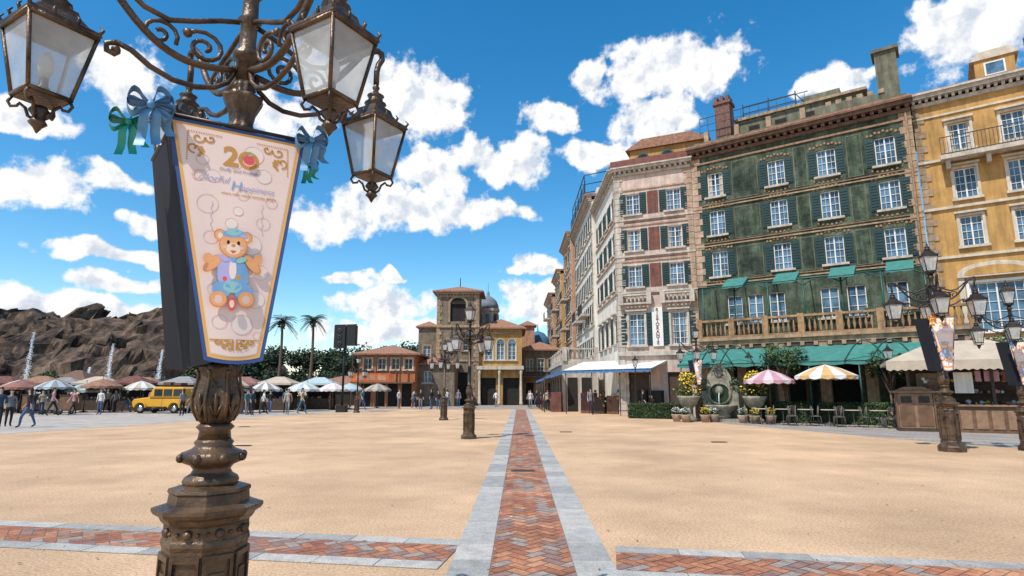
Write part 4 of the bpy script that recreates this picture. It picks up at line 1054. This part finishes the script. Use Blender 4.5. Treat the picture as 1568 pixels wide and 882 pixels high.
b = Bld('stone_wall_fountain'); b.M,_ = frame((10.25,32.6),(12.1,31.7))
SF = mat('fountain_stone',(.27,.25,.19),var=.35,scale=3,streak=.4,fine=.2,fscale=15)
w = 2.06
b.fb('steps',SF,-.1,w+.1,0,.16,-.3,1.0)
b.lathe('basin',SF,[(.5,.0),(.62,.1),(.55,.25),(.75,.45),(.9,.62),(.92,.70),(.82,.70),(.7,.6)],(w/2,-.45,.16),n=20)
prof = [(.1,.16),(w-.1,.16),(w-.1,1.55),(w+.05,1.6),(w-.05,1.8),(w-.35,1.9),(w-.42,2.35),(w/2+.42,2.7),(w/2+.2,2.95),(w/2,3.1),(w/2-.2,2.95),(w/2-.42,2.7),(.42,2.35),(.35,1.9),(.05,1.8),(-.05,1.6),(.1,1.55)]
b.prism('wall',SF,prof,0,.4)
b.fb('niche',LEAF[0],w/2-.45,w/2+.45,.9,1.9,.005,.03); b.ball('mask',SF,(w/2,-.08,1.6),.22,8,(1,.6,1.1)); b.lathe('niche_arch',SF,[(.52,-.03),(.62,-.03),(.62,.05),(.52,.05)],n=20,L=Matrix.Translation((w/2,-.04,1.45))@Matrix.Rotation(math.pi/2,4,'X'),cap=False)
b.ball('medallion',SF,(w/2,-.03,2.5),.2,8,(1,.4,1))
for x in (.2,w-.2):
    b.fb('pilasters',SF,x-.13,x+.13,.16,1.6,.005,.12); b.ball('urns',SF,(x,.2,2.05),.16,8)
b.tube('spout',mat('water_fall',(.6,.7,.75),rough=.1,var=.1),[(w/2,-.15,1.5),(w/2,-.4,1.3),(w/2,-.45,.85)],.025,6)
b.leaves('ivy',LEAF,(w/2,.1,2.7),(.8,.3,.4),300,.06,.4); b.leaves('ivy',LEAF,(.2,-.05,1.9),(.35,.2,.5),160,.06,.4); b.leaves('ivy',LEAF,(w-.2,-.05,1.9),(.35,.2,.5),160,.06,.4)
b.done()
YEL = mat('yellow_petals',(.72,.48,.04),var=.15,scale=20); PNK = mat('pink_petals',(.65,.15,.25),var=.15)
def planter(x,y,s,flow,tall=False):
    b = Bld('flower_urn' if tall else 'flower_pot'); b.M = TR(x,y,0,0,s)
    if tall:
        b.lathe('urn',SF,[(.28,0),(.28,.12),(.16,.2),(.12,.35),(.14,.5),(.3,.65),(.42,.9),(.45,.98),(.38,.98)],n=18); z = 1.15; r=.5
    else:
        b.lathe('pot',TRIMP,[(.22,0),(.28,.3),(.33,.42),(.33,.48),(.28,.48)],n=16); z=.62; r=.33
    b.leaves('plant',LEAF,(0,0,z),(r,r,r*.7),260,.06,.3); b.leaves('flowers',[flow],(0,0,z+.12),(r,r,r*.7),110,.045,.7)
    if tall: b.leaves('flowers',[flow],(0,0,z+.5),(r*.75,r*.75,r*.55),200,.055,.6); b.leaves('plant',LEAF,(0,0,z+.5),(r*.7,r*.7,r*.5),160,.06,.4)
    b.done()
planter(9.3,31.5,1.35,YEL,True); planter(12.3,30.3,1.35,YEL,True)
for x,y,c in ((8.6,31.4,CANW),(9.9,30.8,YEL),(10.4,31.0,CANW),(11.6,30.2,CANW),(12.0,29.7,YEL),(12.8,29.7,YEL),(8.9,30.8,CANW)): planter(x,y,.8,c)

LWOOD = mat('tan_wood',(.24,.14,.08),rough=.6,var=.25,scale=4)
b = Bld('wooden_bin_cabinet'); b.M = TR(16.3,24.3,0,-.45)
b.box('body',LWOOD,-.6,.6,-.4,.4,.12,1.5); b.box('plinth',WOODD,-.65,.65,-.45,.45,0,.12); b.box('top',LWOOD,-.72,.72,-.52,.52,1.5,1.6); b.prism('lid',LWOOD,[(-.6,1.6),(.6,1.6),(.3,1.75),(-.3,1.75)],-.4,.4)
for x in (-.3,.3): b.box('doors',WOOD,x-.24,x+.24,-.43,-.402,.22,1.05); b.box('flaps',BRONZED,x-.18,x+.18,-.43,-.402,1.12,1.38)
b.box('posts',WOOD,-.66,-.605,-.46,-.38,.12,1.5); b.box('posts',WOOD,.605,.66,-.46,-.38,.12,1.5); b.done(bevel={'body':.02,'top':.02})
b = Bld('market_kiosk'); b.M = TR(18.2,23.9,0,-.5)
b.box('counter',WOOD,-.5,2.0,-.9,1.0,0,1.0); b.box('counter_top',LWOOD,-.6,2.1,-1.0,1.1,1.0,1.07); b.box('back_wall',WOODD,-1.9,1.9,.6,.9,1.07,2.6)
for x in (-2.0,-.7,.7,2.0): b.box('posts',WOODD,x-.05,x+.05,-.95,-.85,0 if x < -.5 else 1.07,2.7)
hip(b,BEIGE,-2.0,2.0,-1.1,1.1,2.75,.85,.75,'canopy')
for i in range(22):
    x0 = -2.75+i*.25; b.prism('valance',BEIGE,[(x0,2.61),(x0+.25,2.61),(x0+.25,2.42),(x0+.125,2.36),(x0,2.42)],-1.87,-1.855)
for i in range(80):
    x = R.uniform(-.5,1.8); z = R.choice([1.07,1.5,1.94,2.2]); s_ = R.uniform(.04,.10)
    b.ball('goods',R.choice([RED,YEL,PNK,CANW,LTE,OR_,MAROON,WOOD,DRED]),(x,R.uniform(-.7,.4),z+s_*.9),s_,6)
b.box('shelves',WOODD,-1.9,1.9,.2,.6,1.46,1.5); b.box('shelves',WOODD,-1.9,1.9,.3,.6,1.9,1.94)
for i in range(5): b.box('panels',LWOOD,-.42+i*.48,-.06+i*.48,-.93,-.902,.15,.85)
b.box('side_rack',BRN,-1.6,-.9,-.3,.3,0,2.3)
for i in range(18): b.ball('rack_goods',R.choice([CANW,PK,OR_,LTE,RED]),(R.uniform(-1.5,-1.0),-.32,R.uniform(.3,2.1)),R.uniform(.05,.09),6)
b.box('price_board',CREAMW,-.5,.1,-.95,-.93,1.5,2.3)
for i in range(6): b.box('hanging_goods',R.choice([MAROON,PK,OR_,LTE]),.2+i*.28,.38+i*.28,-.84,-.82,1.95,2.35)
b.done()
b = Bld('trash_bin'); b.M = TR(20.6,22.6); b.lathe('body',WOODD,[(.3,0),(.33,.1),(.33,.9),(.36,.95),(.3,1.05),(.1,1.15)],n=8,smooth=False); b.box('flap',BLACK,-.15,.15,-.34,-.3,.7,.88); b.done()

# harbor-side market
pal = [(BEIGE,BEIGE),(PKW,BEIGE),(DRED,DRED),(MAROON,MAROON),(GREYC,GREYC),(BEIGE,CANW),(GREYC,LTE),(TERRA,TERRA),(DRED,BEIGE),(GRC,GRC)]
def stall(x,y,rz,m):
    b = Bld('market_stall'); b.M = TR(x,y,0,rz)
    b.box('counter',WOODD,-1.2,1.2,-.5,.5,0,.95)
    for sx in (-1.2,1.2):
        for sy in (-.7,.7): b.box('posts',WOODD,sx-.04,sx+.04,sy-.04,sy+.04,0,2.2)
    hip(b,m,-1.3,1.3,-.9,.9,2.2,.55,.2,'canopy'); b.box('back',DARK,-1.2,1.2,.5,.6,0.95,2.1)
    for i in range(10): b.ball('goods',R.choice([YEL,PNK,RED,OR_,LTE,CANW,WOOD]),(R.uniform(-1,1),R.uniform(-.4,.1),1.02),R.uniform(.05,.1),5)
    b.done()
for i in range(17):
    x = -44+i*1.5+R.uniform(-.4,.4)
    if -28.0 < x < -21.5: continue
    m = R.choice(pal); parasol('market_parasol',x,43+R.uniform(-1.5,4.5),m[0],m[1],R.uniform(1.1,1.5),R.uniform(2.1,2.5),table=False)
for x,y,m in ((-41,48,MAROON),(-37.5,47.5,TERRA),(-34,49,BEIGE),(-30.5,48,MAROON),(-27,49,GREYC),(-24.6,49,TERRA),(-22.5,50,DRED),(-19.5,50,BEIGE),(-16.8,52,LTE),(-46,48,GREYC),(-39,52,GREYC),(-32,52,TERRA)): stall(x,y,R.uniform(-.2,.2),m)
for x,y,m in ((-20.5,43,(CANW,CANW)),(-18.6,45,(CANW,GREYC)),(-16.5,47,(LTE,CANW)),(-17.5,51,(CANW,BEIGE)),(-15.0,50,(PKW,CANW)),(-14.4,53,(LTE,LTE)),(-12.4,55,(GREYC,BEIGE))): parasol('market_parasol',x,y,m[0],m[1],1.25,2.25,table=False)
hedge('hedge',(-46,52),(-16,54),1.2,.8)
for i in range(14):
    x = -42+i*1.75+R.uniform(-.4,.4)
    if -28.2 < x < -21.3: continue
    b = Bld('market_cart'); b.M = TR(x,40.8+R.uniform(-.5,1.5),0,R.uniform(-.4,.4))
    h = R.uniform(.8,1.3); m = R.choice([WOODD,WOOD,DARK,MAROON,BRN])
    b.box('body',m,-.55,.55,-.3,.3,.3,h); b.box('lid',WOODD,-.6,.6,-.35,.35,h,h+.05)
    for sx in (-.4,.4): b.lathe('wheels',IRON,[(.2,-.02),(.2,.02)],n=12,L=Matrix.Translation((sx,-.33,.2))@Matrix.Rotation(math.pi/2,4,'X'))
    for k in range(5): b.ball('goods',R.choice([CANW,YEL,RED,LTE,PK]),(R.uniform(-.5,.5),0,h+.12),.09,5)
    b.done()

YC = mat('yellow_car_paint',(.62,.31,.02),rough=.3,var=.06,spec=.6); CHR = mat('chrome',(.6,.6,.6),rough=.2,metal=1,var=.1); TYRE = mat('tyre',(.02,.02,.02),rough=.85)
b = Bld('vintage_yellow_car'); b.M = TR(-25.0,43.2,0,-.12)
b.prism('body',YC,[(-2.0,.45),(1.95,.42),(2.05,.75),(1.98,1.15),(-.75,1.15),(-1.0,1.12),(-1.95,1.0),(-2.1,.8)],-.72,.72)
b.prism('cabin',YC,[(-.85,1.15),(1.95,1.15),(1.88,1.72),(1.65,1.86),(-.35,1.88),(-.55,1.8)],-.68,.68)
for x0,x1 in ((-.42,.2),(.3,.95),(1.05,1.7)):
    for y in (-.70,.682): b.box('side_windows',GLASSD,x0,x1,y,y+.018,1.22,1.70)
b.prism('windshield',GLASSD,[(-.80,1.22),(-.60,1.72),(-.63,1.73),(-.84,1.22)],-.6,.6)
for x in (-1.35,1.25):
    for y in (-.78,.62):
        Lw = Matrix.Translation((x,y,.36))@Matrix.Rotation(-math.pi/2,4,'X')
        b.lathe('tyres',TYRE,[(.2,0),(.34,.01),(.36,.05),(.36,.12),(.34,.16),(.2,.17)],n=24,L=Lw); b.lathe('hubs',CHR,[(.19,-.01),(.2,.05),(.19,.18)],n=16,L=Lw)
        b.prism('fenders',YC,[(x+.48*math.cos(t*math.pi/10),.42+.42*math.sin(t*math.pi/10)) for t in range(11)]+[(x-.4*math.cos(t*math.pi/10),.42+.35*math.sin(t*math.pi/10)) for t in range(11)],y-.06,y+.22)
b.box('running_board',BLACK,-.85,.75,-.86,-.72,.34,.4); b.box('bumper',CHR,-2.22,-2.14,-.75,.75,.42,.54); b.box('bumper',CHR,2.1,2.17,-.75,.75,.42,.54); b.box('grille',CHR,-2.12,-2.04,-.3,.3,.55,.98)
for y in (-.5,.5): b.ball('headlamps',CHR,(-2.0,y,.9),.13,8)
b.box('belt_stripe',BLACK,-.7,1.96,-.726,-.722,1.04,1.12); b.box('door_lines',BLACK,.24,.26,-.724,-.721,.5,1.04)
b.box('roof_rack',WOODD,-.2,1.5,-.6,.6,1.95,1.99)
for x in (-.1,.6,1.4): b.box('roof_rack',WOODD,x-.02,x+.02,-.58,.58,1.86,1.95)
b.box('luggage',WOOD,0,.55,-.4,.1,2.0,2.2); b.box('luggage',MAROON,.7,1.3,-.3,.4,2.0,2.15)
b.done(bevel={'body':.06,'cabin':.07})

# ============================================================ PEOPLE
SKIN = mat('skin',(.50,.30,.21),rough=.6,var=.08); HAIR = mat('dark_hair',(.02,.014,.01),rough=.6,var=.3)
CL = [mat('navy_cloth',(.03,.045,.09)), mat('black_cloth',(.018,.018,.02)), mat('grey_cloth',(.18,.18,.19)), mat('white_cloth',(.58,.57,.55)), mat('beige_cloth',(.38,.31,.23)), mat('pink_cloth',(.38,.2,.22)), mat('denim',(.06,.10,.19)), mat('teal_cloth',(.05,.18,.20))]
SHAPES = {}
def body_shape(pose):
    if pose in SHAPES: return SHAPES[pose]
    st = {'stand':0,'walk':.22,'sit':0}[pose]
    V = []; E = []; rad = []
    def v(p,r,par=None):
        V.append(p); rad.append(r)
        if par is not None: E.append((par,len(V)-1))
        return len(V)-1
    hz = .52 if pose == 'sit' else .93
    up = hz-.93
    pel = v((0,0,hz+.02),(.14,.10)); sp = v((0,.01,1.13+up),(.125,.09),pel); ch = v((0,.0,1.34+up),(.155,.10),sp); nk = v((0,.0,1.49+up),(.052,.052),ch)
    h1 = v((0,-.015,1.56+up),(.062,.075),nk); h2 = v((0,-.01,1.645+up),(.075,.092),h1); h3 = v((0,0,1.70+up),(.06,.07),h2)
    for sg in (-1,1):
        o = st*sg
        hp = v((sg*.085,0,hz-.05),(.092,.092),pel)
        if pose == 'sit':
            kn = v((sg*.10,-.42,.50),(.062,.062),hp); an = v((sg*.10,-.40,.10),(.042,.042),kn); v((sg*.11,-.53,.045),(.04,.03),an)
        else:
            kn = v((sg*.095,-.02-o*.8,.50),(.062,.062),hp); an = v((sg*.09,o*1.2*-1+.03,.09+(.05 if o < 0 else 0)),(.042,.042),kn); v((sg*.105,-o*1.2-.11,.045),(.042,.03),an)
        sh = v((sg*.175,0,1.40+up),(.058,.055),ch); el = v((sg*.225,.03+o*.5,1.13+up),(.043,.043),sh)
        if pose == 'sit': wr = v((sg*.16,-.22,1.0+up),(.03,.03),el)
        else: wr = v((sg*.225,-.05+o*1.0,.90+up),(.030,.030),el)
        wz = V[wr]
        v((wz[0],wz[1]-.02,wz[2]-.075),(.032,.018),wr)
    me = bpy.data.meshes.new('p'); me.from_pydata(V,E,[]); ob = bpy.data.objects.new('p',me); COL.objects.link(ob)
    ob.modifiers.new('s','SKIN'); sd = ob.modifiers.new('u','SUBSURF'); sd.levels = 1; sd.render_levels = 1
    for i,sv in enumerate(me.skin_vertices[0].data): sv.radius = rad[i]; sv.use_root = (i == 0)
    dg = bpy.context.evaluated_depsgraph_get(); m2 = bpy.data.meshes.new_from_object(ob.evaluated_get(dg)); bpy.data.objects.remove(ob)
    SHAPES[pose] = ([v.co.copy() for v in m2.vertices],[(tuple(p.vertices),p.center.copy()) for p in m2.polygons],up)
    return SHAPES[pose]
def person(x,y,rz,shirt,pants,pose='stand',s=1.0,long_hair=False,z0=0):
    vv, pf, up = body_shape(pose)
    B = Bld('person'); B.M = TR(x,y,z0,rz,s)
    groups = {}
    for idx,c in pf:
        zz = c.z-up
        handy = abs(c.x) > .14 and ((zz < .93 and pose != 'sit') or (pose == 'sit' and c.y < -.18 and c.z > .56))
        if c.z < .085: mt = CL[1]
        elif zz > 1.47: mt = HAIR if (zz > 1.69 or (c.y > .015 and zz > 1.54)) else SKIN
        elif handy and abs(c.x) > .18: mt = SKIN
        elif abs(c.x) > .17 and zz < 1.08 and zz > .9: mt = SKIN
        elif zz > .95: mt = shirt
        else: mt = pants
        groups.setdefault(mt.name,(mt,[]))[1].append(idx)
    B.add('body',shirt,vv,[],True)
    p_ = B.parts['body']
    for mt,fl in groups.values():
        if mt not in p_['mats']: p_['mats'].append(mt)
        mi = p_['mats'].index(mt)
        for idx in fl: p_['f'].append(list(idx)); p_['m'].append(mi); p_['sm'].append(True)
    z = 1.645+up
    B.ball('nose',SKIN,(0,-.105,z-.02),.014,5,(.8,1,1.3))
    for sg in (-1,1):
        B.ball('eyes',BLACK,(sg*.03,-.092,z+.01),.009,5); B.ball('ears',SKIN,(sg*.08,0,z-.01),.022,5,(.5,1,1.3))
    B.ball('mouth',MAROON,(0,-.094,z-.055),.012,5,(1.6,.5,.5))
    B.ball('hair',HAIR,(0,.02,z+.035),.098,8,(.88,1.0,.85))
    if long_hair: B.ball('hair',HAIR,(0,.06,z-.10),.085,8,(.9,.6,1.7))
    B.done()
person(-21.9,25.6,.6,CL[0],CL[1],'stand'); person(-21.2,26.3,-1.2,CL[1],CL[6],'walk',.97,True); person(-22.6,27.0,1.0,CL[2],CL[1],'stand',.95)
pp = [(-27.5,40,0,3,6,'stand'),(-29.5,38.5,2,5,1,'walk'),(-31,39.5,1,4,0,'stand'),(-22.2,41.5,-1,1,2,'walk'),(-33.5,38,.4,0,1,'walk'),(-17,41,2,3,1,'walk'),(-12.5,50,1,7,6,'walk'),
      (-6.8,60,1,1,0,'walk'),(-5.2,58,0,2,6,'stand'),(-4,61,2,5,1,'walk'),(1.6,56,0,0,1,'stand'),(2.4,58,1,1,6,'walk'),(3,52,3,3,0,'walk'),(2.8,47,.5,4,1,'stand'),(5.4,41,0,2,0,'walk'),(8.0,36.5,1,1,6,'walk'),(-36,41,1,3,0,'stand'),(-19,47,1,1,1,'stand'),(-10,53,1,3,2,'stand'),(18.6,25.6,2.6,3,6,'stand')]
for i in range(46):
    x = R.uniform(-41,-14); y = R.uniform(38,46)
    if -28.2 < x < -21.3: y = R.uniform(45.5,48)
    pp.append((x,y,R.uniform(0,6),R.choice([0,1,1,2,2,3,4,5,7]),R.choice([0,1,1,2,6]),R.choice(['stand','walk'])))
for i in range(12): pp.append((R.uniform(-10,3),R.uniform(50,64),R.uniform(0,6),R.choice([0,1,1,2,3,4]),R.choice([0,1,2,6]),R.choice(['stand','walk'])))
for i,(x,y,r,a,c,po) in enumerate(pp): person(x,y,r,CL[a],CL[c],po,R.uniform(.92,1.03),i%2 == 0)
b = Bld('stone_bench'); b.M = TR(16.9,26.2,0,-.6); b.box('seat',STONE,-.9,.9,-.22,.25,.36,.43); b.box('legs',STONE,-.7,-.5,-.18,.2,0,.36); b.box('legs',STONE,.5,.7,-.18,.2,0,.36); b.done()
person(16.8,26.2,-.6,CL[1],CL[1],'sit',1.0,True)

# ============================================================ WORLD
SUN_EL = math.radians(56); travel = Vector((.66,.75,0)).normalized()
to_sun = Vector((-travel.x*math.cos(SUN_EL),-travel.y*math.cos(SUN_EL),math.sin(SUN_EL)))
sun = bpy.data.lights.new('sun','SUN'); sun.energy = 4.9; sun.angle = math.radians(.5); sun.color = (1,.95,.87)
so = bpy.data.objects.new('sun',sun); COL.objects.link(so); so.rotation_euler = to_sun.to_track_quat('Z','Y').to_euler()
w = bpy.data.worlds.new('World'); sc.world = w; w.use_nodes = True
nt = w.node_tree; N = nt.nodes; Lk = nt.links; bg = N['Background']; bg.inputs['Strength'].default_value = .115
sky = N.new('ShaderNodeTexSky'); sky.sky_type = 'NISHITA'; sky.sun_disc = False; sky.sun_elevation = SUN_EL
sky.sun_rotation = math.atan2(to_sun.x,to_sun.y); sky.air_density = 1.0; sky.dust_density = .3; sky.ozone_density = 1.6
hs = N.new('ShaderNodeHueSaturation'); hs.inputs['Saturation'].default_value = 1.42; hs.inputs['Value'].default_value = 1.6; hs.inputs['Hue'].default_value = .492
Lk.new(sky.outputs[0],hs.inputs['Color'])
tc = N.new('ShaderNodeTexCoord'); sx = N.new('ShaderNodeSeparateXYZ'); Lk.new(tc.outputs['Generated'],sx.inputs[0])
def M_(op,a,b_=None,c_=None):
    n_ = N.new('ShaderNodeMath'); n_.operation = op
    for i,vv in enumerate((a,b_,c_)):
        if vv is None: continue
        if isinstance(vv,(int,float)): n_.inputs[i].default_value = vv
        else: Lk.new(vv,n_.inputs[i])
    return n_.outputs[0]
def V_(op,a,b_):
    n_ = N.new('ShaderNodeVectorMath'); n_.operation = op
    for i,vv in enumerate((a,b_)):
        if vv is None: continue
        if isinstance(vv,tuple): n_.inputs[i].default_value = vv
        else: Lk.new(vv,n_.inputs[i])
    return n_.outputs['Value'] if op == 'LENGTH' else n_.outputs[0]
az = M_('MULTIPLY',M_('ARCTAN2',sx.outputs[0],sx.outputs[1]),57.2958); el = M_('MULTIPLY',M_('ARCSINE',sx.outputs[2]),57.2958)
cb = N.new('ShaderNodeCombineXYZ'); Lk.new(az,cb.inputs[0]); Lk.new(el,cb.inputs[1]); Pn = cb.outputs[0]
def NZ(vec,scale,detail,rough=.6):
    n_ = N.new('ShaderNodeTexNoise'); n_.inputs['Scale'].default_value = scale; n_.inputs['Detail'].default_value = detail; n_.inputs['Roughness'].default_value = rough
    Lk.new(vec,n_.inputs['Vector']); return n_
dn = NZ(Pn,.25,2); dist = V_('MULTIPLY',V_('SUBTRACT',dn.outputs['Color'],(.5,.5,.5)),(6,3.2,0)); Pd = V_('ADD',Pn,dist)
clouds = [(-35.6,25.2,3.4,2.9),(-15,28.1,8.4,3.8),(-22.8,24.3,4.0,2.0),(-9.1,26.4,5.2,3.2),(-8.2,21,4.6,2.6),(-.3,22.2,6.5,2.5),(7.8,22.6,4.2,1.4),(16.5,29.2,7.8,3.3),(14.4,25,4.6,2.7),(8,29.3,3.0,1.9),(4.1,26,3.2,1.7),
 (40.8,26.7,5.8,3.4),(30.5,25.7,3,1.4),(-9.4,17.3,8.5,2.3),(-2.9,17.2,5.0,1.4),(-18.1,15.8,5.0,2.1),(-40.9,15.4,4,2.1),(-35.6,16.8,4.0,1.2),(-35.4,11,5.2,.9),(-34.3,8.5,4.6,.9),(-12.3,7.9,5.6,2.3),(-16,10.5,3.0,.8),
 (2.3,8.7,4.2,2.5),(2.3,12.2,3.7,.9),(-36.6,6.2,10,1.4),(-42.3,20.6,4.2,1.5),(-32.5,13.6,2.2,1.0),(-11.6,5.5,9,1.4),(-11.8,10.9,1.4,.45),
 (62,24,10,5),(-64,20,10,5),(100,35,16,7),(-110,30,18,7),(165,30,18,8)]
mn = None
for a,e,ra,re in clouds:
    d = V_('LENGTH',V_('MULTIPLY',V_('SUBTRACT',Pd,(a,e,0)),(1/ra,1/re,0)),None)
    mn = d if mn is None else M_('MINIMUM',mn,d)
n1 = NZ(Pn,.34,6,.60).outputs['Fac']
n2 = NZ(V_('ADD',Pn,(-.8,1.0,0)),.34,4,.58).outputs['Fac']
dens = M_('ADD',M_('SUBTRACT',1.0,mn),M_('MULTIPLY',M_('SUBTRACT',n1,.5),2.1))
def SS(v,a,b_,o0=0,o1=1):
    n_ = N.new('ShaderNodeMapRange'); n_.interpolation_type = 'SMOOTHSTEP'; Lk.new(v,n_.inputs['Value'])
    n_.inputs['From Min'].default_value = a; n_.inputs['From Max'].default_value = b_; n_.inputs['To Min'].default_value = o0; n_.inputs['To Max'].default_value = o1
    return n_.outputs['Result']
alpha = SS(dens,-.04,.34)
rel = M_('SUBTRACT',n1,n2); shade = SS(M_('ADD',rel,M_('MULTIPLY',dens,-.05)),-.22,.02)
cm = N.new('ShaderNodeMix'); cm.data_type = 'RGBA'; cm.inputs['A'].default_value = (5.7,6.3,7.2,1); cm.inputs['B'].default_value = (9.0,9.0,9.0,1); Lk.new(shade,cm.inputs['Factor'])
fm = N.new('ShaderNodeMix'); fm.data_type = 'RGBA'; Lk.new(alpha,fm.inputs['Factor']); Lk.new(hs.outputs[0],fm.inputs['A']); Lk.new(cm.outputs['Result'],fm.inputs['B'])
Lk.new(fm.outputs['Result'],bg.inputs['Color'])
w.cycles.sampling_method = 'MANUAL'; w.cycles.sample_map_resolution = 512

# ============================================================ CAMERA
cam = bpy.data.cameras.new('camera'); co = bpy.data.objects.new('camera',cam); COL.objects.link(co)
cam.sensor_width = 36; cam.lens = 900/1568*36; cam.clip_end = 6000; cam.clip_start = .05
co.location = (0,0,1.6); co.rotation_euler = (math.radians(90+9.9),0,0); sc.camera = co
sc.view_settings.view_transform = 'Standard'; sc.view_settings.look = 'None'; sc.view_settings.exposure = 0; sc.view_settings.gamma = 1
